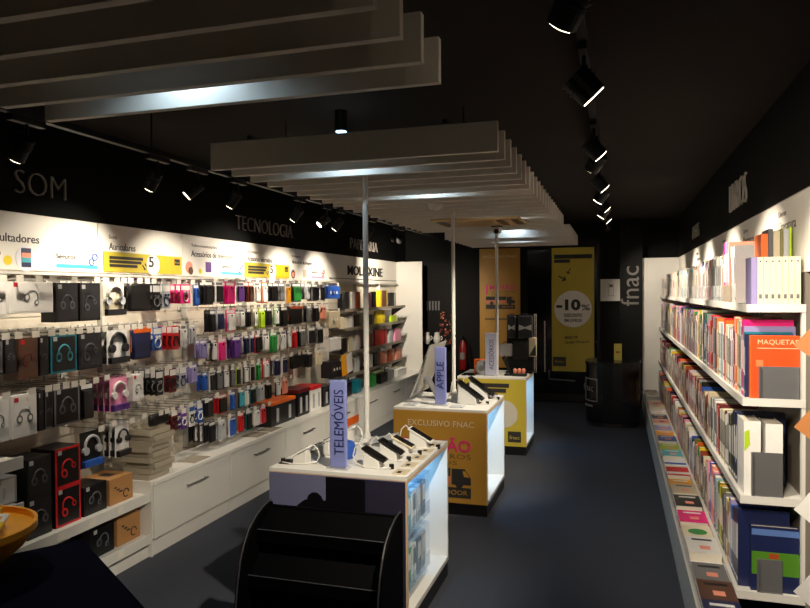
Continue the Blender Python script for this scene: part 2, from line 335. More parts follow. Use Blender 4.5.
# ------------------------------------------------------------------ hanging packs
KINDNAME = {'ear': ('hanging_earphone_pack', 'earphone pack'), 'phones': ('hanging_headphone_pack', 'headphone pack'), 'box': ('hanging_headphone_box', 'headphone box'), 'pouch': ('hanging_zip_pouch', 'zip pouch'),
            'case': ('hanging_phone_case_pack', 'phone case pack'), 'blister': ('hanging_blister_pack', 'blister pack'), 'note': ('notebook', 'notebook'), 'carton': ('cardboard_box', 'cardboard box')}
ACC = {'black': 'grey', 'white': 'charcoal', 'grey': 'black', 'silver': 'navy', 'teal': 'black', 'red': 'black', 'magenta': 'white', 'brown': 'black', 'maroon': 'black'}
def arc(c, r, a0, a1, n, u, w): return [Vector(c) + u * (r * math.cos(a0 + (a1 - a0) * k / n)) + w * (r * math.sin(a0 + (a1 - a0) * k / n)) for k in range(n + 1)]
PV = [0]
def make_pack(kind, color, x, y0, y1, zt, h, label, group, hung=True, depth=None, accent=None, cat=None):
    """front face at plane x looking down the shop's aisle (+x); the pack hangs from zt downwards by h"""
    nm, kn = KINDNAME[kind]; nm = nm if hung else nm.replace('hanging_', ''); z0 = zt - h; w = y1 - y0; ym = (y0 + y1) / 2; ac = accent or ACC.get(color, 'white'); cm = cmat(color); am = cmat(ac)
    d = depth or {'box': .1, 'pouch': .035, 'carton': .16, 'phones': .03, 'ear': .014, 'case': .018, 'blister': .02, 'note': .016}[kind]
    b = MB()
    if kind in ('ear', 'phones', 'case', 'blister'):
        b.box(x - d, x - d + .004, y0, y1, z0, zt, cm if kind != 'phones' else cmat(color))
        # euro-hole tab
        if hung: b.box(x - d, x - d + .003, ym - min(.02, w * .3), ym + min(.02, w * .3), zt, zt + .012, M_CLEAR)
    if kind == 'box':
        fmt = cm; inner = am
        if color in ('red', 'teal', 'grey'): b.box(x - d, x - .004, y0, y1, z0, zt, cmat('black')).box(x - .004, x - .001, y0, y1, z0, zt, cm)
        else: b.box(x - d, x - .001, y0, y1, z0, zt, cm)
        o = b.build(nm, None, .002)
        p = MB().box(x - .001, x, y0 + w * .07, y1 - w * .07, z0 + h * .06, zt - h * .06, inner)
        pp = p.build('printed_front', o)
        q = MB(); c = Vector((x, ym, z0 + h * .46)); r = min(w, h) * .22
        hm = cmat({'black': 'smoke', 'white': 'grey', 'teal': 'turquoise', 'red': 'red', 'grey': 'smoke', 'maroon': 'red', 'brown': 'maroon'}.get(color, 'white'))
        PV[0] += 1
        tl = (0, .45, -.4)[PV[0] % 3]; yv = Y * math.cos(tl) + Z * math.sin(tl); zv = Z * math.cos(tl) - Y * math.sin(tl)
        q.tube(arc(c + zv * r * .2, r, .1, 3.04, 12, yv, zv * (1.15 if PV[0] % 2 else 1.)), r * .12, hm, 6)
        for sgn, cs_ in ((-1, .52), (1, .52 if PV[0] % 3 == 0 else .36)):
            cc = c + yv * sgn * r * .95 - zv * r * .2
            q.disc(cc, yv, zv * 1.25, r * cs_, X * .003, hm, 14); q.disc(cc + X * .003, yv, zv * 1.25, r * cs_ * .55, X * .0008, am, 12)
        q.build('printed_headphones', pp)
        q = MB().box(x, x + .001, y0 + w * .1, y0 + w * .1 + min(.025, w * .2), zt - h * .16, zt - h * .16 + .022, cmat('red' if color in ('white', 'brown', 'maroon') else 'silver')); q.build('logo_patch', pp)
    elif kind == 'carton':
        b.box(x - d, x, y0, y1, z0, zt, M_KRAFT); o = b.build(nm, None, .002)
        p = MB(); 
        for k in range(3): p.box(x, x + .001, y0 + w * (.2 + .1 * k), y0 + w * (.3 + .12 * k), z0 + h * (.6 - .1 * k), z0 + h * (.66 - .1 * k), M_DARKTXT)
        p.tube(arc((x, ym + w * .2, z0 + h * .3), w * .12, 0, 5.2, 9, Y, Z), .004, M_DARKTXT, 5); p.build('printed_mark', o)
        MB().box(x - d * .7, x - d * .3, ym - .03, ym + .03, zt, zt + .001, M_DARKTXT).build('hand_slot', o)
    elif kind == 'pouch':
        b.box(x - d, x, y0, y1, z0, zt, cm); o = b.build(nm, None, min(.016, d * .45), True)
        MB().tube([(x - d * .5, y0 - .001, z0 + h * .25), (x - d * .5, y0 + w * .02, zt + .001), (x - d * .5, y1 - w * .02, zt + .001), (x - d * .5, y1 + .001, z0 + h * .25)], .003, cmat(accent or 'charcoal'), 5).build('zipper', o)
        if accent: MB().box(x - d, x + .001, y0 + w * .04, y1 - w * .04, zt - h * .14, zt + .002, cmat(accent)).build('card_top', o)
    elif kind == 'phones':
        o = b.build(nm)
        MB().box(x - d + .004, x, y0 + w * .05, y1 - w * .05, z0 + h * .03, z0 + h * .2, cmat(accent or ('purple' if color == 'pink' else 'blue' if color == 'black' else 'charcoal'))).build('card_band', o)
        q = MB(); c = Vector((x - d + .014, ym, z0 + h * .6)); r = w * .34; hm = cmat({'white': 'charcoal', 'black': 'silver', 'pink': 'white', 'cream': 'silver'}.get(color, 'white'))
        q.tube(arc(c, r, -.3, 3.44, 12, Y, Z), w * .055, hm, 6)
        for sgn in (-1, 1): q.cyl(c + Y * sgn * r * .95 - Z * r * .45 - X * .008, c + Y * sgn * r * .95 - Z * r * .45 + X * .01, r * .42, hm, 10)
        q.build('headphones', o)
    elif kind == 'ear':
        o = b.build(nm)
        MB().box(x - d + .004, x - d + .005, y0 + w * .06, y1 - w * .06, zt - h * .3, zt - h * .06, cmat('white' if color != 'white' else 'blue')).build('printed_label', o)
        q = MB(); c = Vector((x - d + .009, ym, z0 + h * .32)); r = min(w * .36, h * .2)
        q.tube(arc(c, r, 1.2, 7.4, 12, Y, Z), .004, am, 5)
        for sgn in (-1, 1): q.cyl(c + Y * sgn * r * .5 + Z * r * 1.3 - X * .004, c + Y * sgn * r * .5 + Z * r * 1.3 + X * .005, w * .1, am, 8)
        q.build('earphones', o)
    elif kind in ('case', 'blister'):
        o = b.build(nm)
        q = MB().box(x - d + .004, x, y0 + w * .14, y1 - w * .14, z0 + h * .06, zt - h * .2, cmat(accent) if accent else cmat(color) if random.random() < .6 else am)
        qo = q.build('phone_case' if kind == 'case' else 'plastic_bubble', o, .003)
        MB().disc((x, ym, zt - h * .27), Y, Z, min(.009, w * .13), X * .001, M_PHONE, 10).build('camera_hole' if kind == 'case' else 'sticker_dot', qo)
        MB().box(x - d + .004, x - d + .005, y0 + w * .1, y1 - w * .1, zt - h * .16, zt - h * .04, cmat('white' if color != 'white' else 'grey')).build('printed_label', o)
    else:   # notebook with elastic band
        b.box(x - d, x, y0, y1, z0, zt, cm); o = b.build(nm, None, .002)
        MB().box(x - d + .002, x - .002, y0 + .001, y1 + .0008, z0 + .002, zt + .0008, M_PAPER).build('page_block', o)
        MB().box(x, x + .001, y0 + w * .78, y0 + w * .84, z0, zt, am).build('elastic_band', o)
    return tag(o, label, cat or kn.split()[-1], group)
CNT = {}
def hook(y, zt, xf):
    i = max(k for k in range(9) if y >= YBAY[k]) if y >= YBAY[0] else 0
    y = min(max(y, YBAY[i] + .03), YBAY[i + 1] - .03)
    b = MB().cyl((-3.096, y, zt + .016), (xf + .045, y, zt + .016), .003, M_CHROME, 6).box(-3.098, -3.088, y - .02, y + .02, zt, zt + .03, M_WHITEM)
    o = b.build('hook', bays[i])
    MB().box(xf + .045, xf + .047, y - .022, y + .022, zt + .0, zt + .032, M_TAG).build('price_tag', o)
RN = ['top', 'second', 'third', 'fourth', 'fifth', 'sixth']
def row(ri, zt, stretch, items, xf=-2.80, dx=.042, hooked=True):
    for q_, it in enumerate(items):
        p0, p1, h, kind, color = it[:5]; h = h * .84 if kind == 'box' else h; h = min(h, .15 if stretch == 'middle' and ri == 3 else .14 if stretch == 'middle' and ri == 4 else h); n = it[5] if len(it) > 5 else 1; acc = it[6] if len(it) > 6 else None
        ya, yb = wy(p0, xf), wy(p1, xf)
        if hooked:
            hook((ya + yb) / 2, zt, xf)
            if yb - ya > .17: hook(ya + (yb - ya) * .18, zt, xf); hook(ya + (yb - ya) * .82, zt, xf)
            elif q_ + 1 < len(items) and wy(items[q_ + 1][0], xf) - yb > .045: hook((yb + wy(items[q_ + 1][0], xf)) / 2, zt, xf - .03)
        kk = (stretch, ri, kind, color); CNT[kk] = CNT.get(kk, 0) + 1
        for k in range(n):
            behind = '' if k == 0 else f' {ordn(k)} behind front,'
            kn = KINDNAME[kind][1]
            lab = f"{color} {kn}{',' if k == 0 else ''}{behind} {ordn(CNT[kk])} such {'from left ' if k == 0 else ''}in {RN[ri]} row, {stretch} left wall"
            make_pack(kind, color, xf - k * dx, ya, yb - .004, zt, h, lab, 'packs hanging on the left wall', accent=acc)
N_, M_, F_ = 'near', 'middle', 'far'
row(0, 1.665, N_, [(-16, 7, .2, 'box', 'white', 1, 'white'), (9, 54, .185, 'box', 'white', 1, 'white'), (56, 79, .25, 'box', 'black', 1, 'charcoal'), (80, 101, .25, 'box', 'black', 1, 'charcoal'), (107, 128, .19, 'phones', 'cream'),
  (130, 152, .17, 'pouch', 'black', 2), (154, 162, .17, 'ear', 'black', 2), (164, 172, .16, 'ear', 'silver', 2), (182, 192, .13, 'ear', 'magenta', 5), (195, 201, .15, 'case', 'blue')])
row(1, 1.39, N_, [(-8, 3, .2, 'box', 'black'), (4, 17, .2, 'box', 'black', 1, 'charcoal'), (18, 38, .25, 'box', 'brown', 1, 'brown'), (39, 49, .24, 'box', 'black', 1, 'black'), (50, 77, .24, 'box', 'teal', 1, 'black'), (78, 102, .24, 'box', 'black', 1, 'charcoal'),
  (110, 131, .2, 'phones', 'white', 3), (133, 152, .19, 'pouch', 'navy', 1, 'orange'), (154, 163, .15, 'ear', 'blue', 2), (173, 180, .16, 'ear', 'red', 4), (182, 188, .16, 'case', 'white', 2), (190, 197, .14, 'case', 'silver')])
row(2, 1.11, N_, [(-14, 8, .25, 'box', 'white', 1, 'white'), (10, 36, .25, 'box', 'white', 1, 'white'), (37, 43, .24, 'box', 'black', 1, 'black'), (44, 52, .24, 'box', 'grey', 1, 'black'), (53, 79, .24, 'box', 'grey', 1, 'black'), (81, 95, .2, 'blister', 'black', 1, 'charcoal'),
  (112, 130, .2, 'phones', 'pink', 4), (132, 143, .19, 'box', 'white', 1, 'white'), (156, 164, .16, 'ear', 'black', 5), (170, 177, .16, 'ear', 'maroon', 2), (180, 187, .15, 'ear', 'silver', 2), (190, 198, .13, 'case', 'lilac', 2)])
row(3, .835, N_, [(82, 103, .2, 'phones', 'black', 1), (117, 131, .2, 'phones', 'white', 3), (150, 169, .075, 'pouch', 'black', 1), (171, 178, .14, 'ear', 'maroon', 2), (181, 187, .15, 'ear', 'purple', 2), (189, 195, .15, 'ear', 'white'), (197, 203, .14, 'ear', 'blue', 2)])
row(0, 1.69, M_, [(206, 215, .17, 'case', 'charcoal', 2, 'black'), (217, 225, .16, 'case', 'white', 2, 'black'), (227, 237, .17, 'case', 'magenta', 2), (238, 246, .16, 'case', 'white', 1, 'purple'), (250, 255, .16, 'case', 'rust', 2, 'brown'), (256, 262, .16, 'case', 'white', 2), (263, 269, .17, 'case', 'orange', 2, 'white'),
  (274, 279, .16, 'case', 'black', 2), (280, 286, .16, 'case', 'grey', 2), (287, 292, .19, 'case', 'white', 1, 'amber'), (293, 303, .17, 'blister', 'black', 2, 'green'), (306, 311, .15, 'case', 'silver', 2), (313, 319, .17, 'case', 'grey', 2, 'black'), (321, 326, .17, 'case', 'white', 2)])
row(1, 1.48, M_, [(211, 217, .16, 'case', 'black', 2), (218, 226, .15, 'case', 'silver', 2), (227, 237, .17, 'case', 'magenta', 1), (240, 246, .14, 'case', 'white', 2), (248, 252, .15, 'case', 'black', 2), (254, 259, .15, 'case', 'beige', 2), (260, 266, .17, 'case', 'lime', 2), (268, 273, .15, 'case', 'charcoal', 2), (275, 280, .15, 'case', 'green', 1, 'white'),
  (282, 289, .17, 'case', 'black', 2), (290, 303, .165, 'pouch', 'black', 1, 'rust'), (308, 313, .16, 'case', 'grey', 2), (315, 320, .16, 'case', 'black', 2), (322, 327, .14, 'case', 'salmon', 1)])
row(2, 1.27, M_, [(201, 208, .13, 'case', 'lilac', 2), (212, 218, .16, 'case', 'charcoal', 2), (219, 227, .17, 'case', 'pink', 1, 'magenta'), (233, 242, .17, 'case', 'purple', 2), (245, 250, .15, 'case', 'navy', 2), (251, 255, .15, 'case', 'silver', 2), (256, 261, .16, 'case', 'red', 2), (264, 270, .15, 'case', 'white', 2), (271, 278, .18, 'case', 'green', 1),
  (282, 287, .17, 'case', 'white', 2), (288, 292, .16, 'case', 'navy', 2), (293, 298, .17, 'case', 'red', 1), (300, 307, .17, 'blister', 'black', 2), (309, 316, .16, 'case', 'silver', 1, 'charcoal'), (318, 324, .17, 'case', 'grey', 2)])
row(3, 1.04, M_, [(203, 208, .13, 'case', 'blue', 2), (210, 216, .17, 'case', 'white', 1), (217, 223, .18, 'case', 'black', 2), (224, 229, .18, 'case', 'navy', 2), (231, 236, .15, 'case', 'black', 1), (237, 241, .16, 'case', 'lime', 1, 'charcoal'), (244, 249, .16, 'case', 'charcoal', 1), (251, 255, .16, 'case', 'white', 2), (257, 261, .17, 'case', 'green', 1), (263, 270, .16, 'case', 'red', 2, 'white'),
  (276, 281, .17, 'case', 'navy', 2), (283, 288, .17, 'case', 'white', 1, 'navy'), (292, 305, .13, 'pouch', 'black', 1), (308, 313, .16, 'case', 'charcoal', 2), (316, 323, .19, 'case', 'cream', 1)])
row(4, .85, M_, [(206, 214, .15, 'case', 'charcoal', 2), (218, 228, .18, 'case', 'red', 2), (231, 236, .15, 'case', 'blue', 1), (239, 245, .15, 'case', 'black', 1, 'turquoise'), (246, 249, .15, 'case', 'white', 1), (251, 256, .17, 'case', 'teal', 2), (258, 265, .17, 'case', 'silver', 2), (267, 272, .16, 'case', 'brown', 2), (276, 281, .15, 'case', 'navy', 1), (283, 288, .15, 'case', 'salmon', 1)])
row(5, .67, M_, [(209, 216, .15, 'case', 'charcoal', 5), (219, 226, .16, 'case', 'silver', 2), (229, 236, .16, 'case', 'white', 1, 'blue'), (239, 244, .15, 'case', 'red', 1), (246, 252, .16, 'case', 'teal', 2, 'black'), (254, 260, .15, 'case', 'white', 2), (261, 266, .15, 'case', 'pink', 1, 'red')])
# boxed headphones standing on the open shelves
def onshelf(z, items, g, xf=-2.775):
    for (p0, p1, h, kind, color, acc, d, lab) in items:
        make_pack(kind, color, xf, wy(p0, xf), wy(p1, xf) - .006, z + h + .001, h, lab, g, hung=False, accent=acc, depth=d)
G = 'boxed headphones on the lower left shelves'
onshelf(.385, [(-4, 21, .19, 'box', 'black', 'charcoal', .16, 'black headphone box on shelf beside yellow tub, at left picture edge'),
               (24, 50, .2, 'box', 'black', 'charcoal', .16, 'black box with red headphone picture, standing directly on upper white shelf'), (53, 79, .205, 'box', 'red', 'black', .16, 'red framed headphone box, lower of the two stacked'),
               (81, 105, .16, 'box', 'black', 'black', .15, 'black box with blue foot on upper white shelf beside cardboard box'), (107, 131, .15, 'carton', 'cardboard', None, .2, 'brown cardboard box on the upper white shelf')], G)
onshelf(.585, [(24, 50, .2, 'box', 'black', 'charcoal', .16, 'black box with silver headphone picture and red patch, upper of stack')], G)
onshelf(.59, [(53, 79, .205, 'box', 'red', 'black', .16, 'red framed headphone box, upper of the two stacked')], G)
onshelf(.13, [(88, 112, .16, 'box', 'black', 'black', .15, 'black box with green edge on the lowest white shelf'), (114, 138, .17, 'carton', 'cardboard', None, .2, 'brown cardboard box on the lowest white shelf, near the floor')], G)
onshelf(.60, [(-20, 15, .13, 'box', 'silver', 'white', .14, 'pale grey box on short shelf at left picture edge')], G)
# grey storage boxes standing on the cabinets
G = 'storage cases on the cabinet tops'
def storage(p0, p1, h, col, lid, lab):
    xf = -2.80; y0, y1 = wy(p0, xf), wy(p1, xf) - .01
    t = thing('storage_case', (xf - .1, (y0 + y1) / 2, .46), lab, 'storage case', G)
    MB().box(xf - .22, xf, y0, y1, .46, .46 + h * .86, cmat(col)).build('case_body', t, .006)
    MB().box(xf - .225, xf + .005, y0 - .004, y1 + .004, .46 + h * .86, .46 + h, cmat(lid)).build('lid', t, .006)
    for q in (.25, .75): MB().box(xf, xf + .004, y0 + (y1 - y0) * q - .02, y0 + (y1 - y0) * q + .02, .49, .46 + h * .7, cmat('silver')).build('front_window', t)
storage(270, 295, .21, 'charcoal', 'orange', 'grey storage case with orange lid on third white cabinet')
storage(297, 309, .25, 'black', 'maroon', 'black storage case with dark red lid beside orange lidded case')
storage(310, 321, .24, 'white', 'red', 'white storage case with red lid on the cabinet top')
storage(323, 334, .2, 'charcoal', 'charcoal', 'dark storage case just left of the TELEMÓVEIS sign')
def big_box(p0, p1, z, h, col, lab):
    xf = -2.80; y0, y1 = wy(p0, xf), wy(p1, xf)
    hook((y0 + y1) / 2, z + h, xf)
    o = tag(MB().box(xf - .12, xf, y0, y1, z, z + h, cmat(col)).build('hanging_carton', None, .003), lab, 'box', 'packs hanging on the left wall')
    b = MB()
    for k in range(3): b.disc((xf, y0 + (y1 - y0) * (.25 + .25 * k), z + h * .5), Y, Z, .016, X * .001, cmat('white'), 10)
    b.build('printed_dots', o)
big_box(328, 340, 1.54, .13, 'blue', 'blue carton with white dots in top row beside MOLESKINE pole')
big_box(329, 340, 1.24, .17, 'beige', 'beige carton hanging below the blue dotted carton')
big_box(330, 341, 1.0, .13, 'white', 'white carton hanging below the beige carton')
big_box(331, 342, .72, .17, 'charcoal', 'dark carton in lowest hook row beside the TELEMÓVEIS sign')
# far stretch: angled shelves with notebooks and stationery
SZ = [1.41, 1.20, .93, .68]
for k, z in enumerate(SZ):
    t = thing('angled_shelf', (-2.95, 8.3, z - .012), f"grey angled stationery shelf below MOLESKINE, {['topmost', 'second from top', 'third from top', 'lowest'][k]}", 'shelf', 'angled stationery shelves')
    MB().box(-3.055, -2.86, 7.06, 9.30, z - .012, z, M_STEEL).build('shelf_board', t)
    MB().box(-2.86, -2.852, 7.06, 9.30, z - .022, z + .012, mat('lip_grey', (140, 132, 118), .4)).build('shelf_lip', t)
    MB().prism([(-3.055, 9.288, z - .012), (-2.86, 9.288, z - .012), (-3.055, 9.288, z - .14)], Y * .012, M_STEEL).build('bracket', t)
def far_shelf(k, items):
    for (p0, p1, h, kind, color, acc) in items:
        xf = -2.885; z = SZ[k]; kk = (F_, k, kind, color); CNT[kk] = CNT.get(kk, 0) + 1
        ya, yb = wy(p0 - 3, xf), wy(p1 - 3, xf)
        if yb > 9.29: continue
        n_ = ordn(CNT[kk])
        lab = f"{color} {KINDNAME[kind][1]}, {n_} such on {['topmost', 'second', 'third', 'lowest'][k]} angled shelf below MOLESKINE"
        make_pack(kind, color, xf, ya, yb - .02, z + h + .001, h, lab, 'stationery on the angled shelves', hung=False, accent=acc, depth=.03)
far_shelf(0, [(343, 347, .18, 'note', 'black', None), (348, 354, .2, 'note', 'charcoal', 'cream'), (355, 359, .2, 'note', 'white', 'orange'), (360, 364, .2, 'note', 'rust', None), (371, 375, .19, 'note', 'pink', None), (376, 380, .2, 'note', 'black', None), (381, 385, .22, 'note', 'yellow', 'black'), (386, 391, .22, 'note', 'brown', 'yellow'), (393, 399, .19, 'note', 'black', 'white'), (401, 406, .16, 'note', 'silver', None)])
far_shelf(1, [(344, 351, .13, 'note', 'cream', None), (352, 357, .14, 'note', 'white', 'black'), (358, 363, .14, 'note', 'black', None), (371, 377, .13, 'note', 'charcoal', None), (379, 388, .17, 'note', 'yellow', 'black'), (394, 401, .09, 'note', 'lime', None)])
far_shelf(2, [(345, 351, .17, 'note', 'black', None), (352, 357, .18, 'note', 'cream', None), (358, 363, .18, 'note', 'white', 'orange'), (371, 376, .17, 'note', 'maroon', None), (378, 390, .2, 'note', 'red', 'black'), (392, 396, .18, 'note', 'silver', None), (398, 404, .18, 'note', 'pink', 'silver')])
far_shelf(3, [(345, 352, .17, 'note', 'red', 'black'), (353, 357, .16, 'note', 'black', 'white'), (358, 363, .17, 'note', 'white', 'black'), (371, 376, .16, 'note', 'white', 'black'), (377, 382, .17, 'note', 'charcoal', None), (383, 390, .16, 'note', 'salmon', None), (392, 397, .16, 'note', 'rust', None), (399, 405, .17, 'note', 'salmon', 'brown')])
G = 'packs on the far cabinet tops'
for (p0, p1, h, c, a, lab) in ((345, 353, .2, 'teal', 'black', 'teal packet standing on far cabinet behind the first pole, left one'), (355, 363, .19, 'navy', 'teal', 'navy packet standing on far cabinet behind the first pole, right one'), (371, 377, .19, 'black', 'green', 'black packet on far cabinet just right of first pole'),
     (379, 389, .16, 'lime', 'charcoal', 'lime green packet on the far cabinet, larger one'), (396, 408, .13, 'lime', 'white', 'lime green packet farthest along, beside white end panel'), (390, 395, .17, 'charcoal', 'silver', 'dark packet between the two lime packets on far cabinet')):
    make_pack('blister', c, -2.80, wy(p0, -2.8), wy(p1, -2.8) - .02, .461 + h, h, lab, G, hung=False, accent=a, depth=.09, cat='packet')
# orange flag leaflet on a holder by the first pole
xf = -2.70; y0 = wy(346, xf)
t = thing('leaflet_holder', (-2.74, y0 + .1, .46), 'orange and white leaflet on stand behind top of TELEMÓVEIS sign', 'leaflet')
MB().box(-2.80, -2.72, y0 + .02, y0 + .18, .46, .468, M_CLEAR).cyl((-2.755, y0 + .1, .46), (-2.755, y0 + .1, .76), .006, M_CHROME, 8).build('stand', t)
MB().obox((-2.75, y0 + .06, .84), X * .002, Y * .07 + Z * .01, Z * .11 - Y * .015, cmat('amber')).build('orange_leaflet', t)
MB().obox((-2.745, y0 + .20, .85), X * .002, Y * .08 + Z * .01, Z * .10 - Y * .02, cmat('white')).build('white_leaflet', t)
t = tag(MB().box(-2.696, -2.692, wy(347, -2.69), wy(358, -2.69), .20, .28, cmat('orange')).build('orange_sticker'), 'orange rectangular sticker on far cabinet front, left of the first pole', 'sticker')
# clear trays stacked on the first cabinet
for k in range(9):
    j = .006 * ((k * 7) % 5 - 2); z = .46 + k * .034
    t = tag(MB().box(-2.93 + j, -2.72 + j, 3.56 + j, 3.76 + j, z, z + .006, M_CLOUDY).build('clear_tray'), f"cloudy clear plastic tray, {ordn(k + 1)} up in the stack on first white cabinet", 'tray', 'stacked clear trays')
    b = MB()
    for (x0, x1, ya, yb) in ((-2.93, -2.925, 3.56, 3.76), (-2.725, -2.72, 3.56, 3.76), (-2.925, -2.725, 3.56, 3.565), (-2.925, -2.725, 3.755, 3.76)): b.box(x0 + j, x1 + j, ya + j, yb + j, z + .006, z + .034, M_CLOUDY)
    b.build('tray_rim', t)
for q, yy in enumerate((4.0, 4.85, 5.08)):
    tag(MB().box(-2.86, -2.72, yy, yy + .2, .46, .463, M_CLOUDY).build('price_leaflet'), f"thin grey leaflet lying on white cabinet tops, {['nearest', 'middle', 'farthest'][q]} of three", 'leaflet', 'grey leaflets on the cabinets')

def at(px, py, **k):
    """point of a named plane (x=, y= or z=) on the sight line through a pixel"""
    d = FW + RT * ((px - CX) / FPX) - UP * ((py - CY) / FPX)
    (a, v), = k.items(); i = 'xyz'.index(a); o = Vector((0, 0, EYE))
    return o + d * ((v - o[i]) / d[i])

# ------------------------------------------------------------------ slats under the ceiling
def slat(y, lab, x0=-2.04, x1=-.525):
    tag(MB().box(x0, x1, y, y + .03, 2.25, 2.39, M_SLAT).build('ceiling_baffle', None, .001), lab, 'slat', 'white slats hanging under the ceiling', 'thing')
G1 = [2.08 - .2 * k for k in range(9)]; G2 = [3.18 + .2045 * k for k in range(21)]; G3 = [8.34 + .205 * k for k in range(9)]
for k, y in enumerate(G1): slat(y, f"broad white slat of the group over the camera, {ordn(k + 1)} counted from its far edge")
for k, y in enumerate(G2): slat(y, f"white slat of the long middle group above the tables, {ordn(k + 1)} from its near edge")
for k, y in enumerate(G3): slat(y, f"white slat of the group before the back wall, {ordn(k + 1)} from its near edge")
for g, (ya, yb, nm) in enumerate(((.4, 2.13, 'nearest'), (3.16, 7.32, 'middle'), (8.32, 10.02, 'farthest'))):
    for sd, xx in (('left', -1.8), ('right', -.77)):
        t = thing('suspension_rail', (xx, (ya + yb) / 2, 2.39), f"thin black rail above the {nm} group of slats, {sd} one", 'rail', 'rails carrying the slats')
        MB().box(xx - .012, xx + .012, ya, yb, 2.39, 2.41, M_BLACKM).build('rail', t)
        for q in (.1, .9): MB().cyl((xx, ya + (yb - ya) * q, 2.41), (xx, ya + (yb - ya) * q, HC), .004, M_BLACKM, 6).build('rod', t)
def spotlight(name, parent, loc, aim, energy, angle, color, size=.03, blend=.5):
    l = bpy.data.lights.new(name, 'SPOT'); l.energy = energy; l.spot_size = math.radians(angle); l.spot_blend = blend; l.color = color; l.shadow_soft_size = size
    o = bpy.data.objects.new(name, l); COL.objects.link(o); o.parent = parent
    o.location = Vector(loc) - Vector(parent['_o']); o.rotation_euler = (Vector(aim) - Vector(loc)).to_track_quat('-Z', 'Y').to_euler()
# cool downlights above the slats
DL = [(-1.40, 1.97), (-1.42, 3.47), (-1.25, 4.50), (-1.06, 6.13), (-1.18, 8.24), (-1.25, 9.05)]
DLN = ['over the camera', 'shining above the first slat of the middle group', 'above the second table', 'between second and third table', 'before the last group of slats', 'nearest the back wall']
for (x, y), n in zip(DL, DLN):
    t = thing('ceiling_downlight', (x, y, 2.47), f"small cool white downlight {n}", 'downlight', 'cool downlights above the slats')
    MB().cyl((x, y, 2.47), (x, y, HC), .035, M_BLACKM, 14).build('housing', t)
    MB().cyl((x, y, 2.466), (x, y, 2.47), .028, M_LED, 14).build('led_lens', t)
    spotlight('led', t, (x, y, 2.46), (x, y + .02, 0), 8, 150, (.62, .83, 1.0), .02, .6)
# air conditioning cassette, smoke detector, dome camera
t = thing('ceiling_cassette', (-1.18, 6.2, 2.222), 'flat beige air conditioning cassette set below the slats before the farthest table', 'air conditioner', kind='thing')
MB().box(-1.58, -.80, 5.92, 6.52, 2.226, 2.2485, mat('cassette_beige', (206, 176, 128), .5)).build('cassette_body', t, .004)
MB().box(-1.44, -1.04, 6.0, 6.44, 2.221, 2.226, mat('cassette_grille', (176, 146, 100), .6)).build('grille', t)
for (xa, xb) in ((-1.55, -1.47), (-1.01, -.95), (-.88, -.82)): MB().box(xa, xb, 5.98, 6.46, 2.2235, 2.226, M_BLACKP).build('air_slot', t)
p = at(421, 201, z=2.22)
t = thing('smoke_detector', (p.x, 4.918, 2.2), 'small white smoke detector below the slats above second table', 'detector')
MB().lathe((p.x, 4.918, 2.2), [(.02, 0), (.05, .02), (.055, .045)], M_SLAT).build('dome', t)
MB().cyl((p.x, 4.918, 2.245), (p.x, 4.918, HC), .012, M_SLAT, 8).build('stem', t)
q = at(497, 234, y=6.78)
t = thing('ceiling_camera', (q.x, 6.78, 2.17), 'small white security camera with black eye above the third pole', 'camera', kind='thing')
MB().lathe((q.x, 6.78, 2.165), [(.012, 0), (.034, .014), (.042, .04), (.036, .066), (.02, .076)], M_WHITEM).build('dome', t, 0, True)
MB().cyl((q.x, 6.748, 2.195), (q.x, 6.732, 2.191), .024, M_BLACKP, 14).build('lens', t)
MB().box(q.x - .055, q.x + .055, 6.755, 6.805, 2.2405, 2.2485, M_BLACKM).build('bracket', t)
# ------------------------------------------------------------------ spotlight tracks
def track(x, z, y0, y1, lab):
    t = thing('lighting_track', (x, (y0 + y1) / 2, z), lab, 'lighting track')
    MB().box(x - .018, x + .018, y0, y1, z, z + .03, M_BLACKM).build('rail', t)
    k = y0 + .2
    while k < y1: MB().cyl((x, k, z + .03), (x, k, HC), .006, M_BLACKM, 6).build('hanger', t); k += 1.4
TLX, TRX = -2.42, -.12
track(TLX, 2.36, .2, 9.6, 'black lighting track along the ceiling before the left wall')
track(TRX, 2.52, .2, 10.0, 'black lighting track along the ceiling between tables and bookcases')
def spot(p, aim, trackz, tx, lab, energy, angle=62, r=.045, grp='', on=True, col=(1., .87, .69)):
    p = Vector(p); aim = Vector(aim); d = (aim - p).normalized()
    t = thing('track_spotlight', (p.x, p.y, trackz), lab, 'spotlight', grp)
    MB().box(tx - .016, tx + .016, p.y - .09, p.y + .09, trackz - .028, trackz - .0005, M_BLACKM).build('adapter', t)
    MB().tube([(tx, p.y, trackz - .028), (tx, p.y, p.z + .055), p + Z * .03], .008, M_BLACKM, 6).build('arm', t)
    b = MB().cyl(p - d * .055, p + d * .055, r, M_BLACKM, 18)
    for k in range(3): b.cyl(p - d * (.05 - .02 * k), p - d * (.043 - .02 * k), r * 1.12, M_BLACKM, 18)
    h = b.build('lamp_head', t)
    MB().cyl(p + d * .0555, p + d * .058, r * .86, M_LENS if on else M_LENSDIM, 18).build('lens', h)
    if on: spotlight('lamp', t, p + d * .066, aim, energy, angle, col, .03, .7)
LE = 46
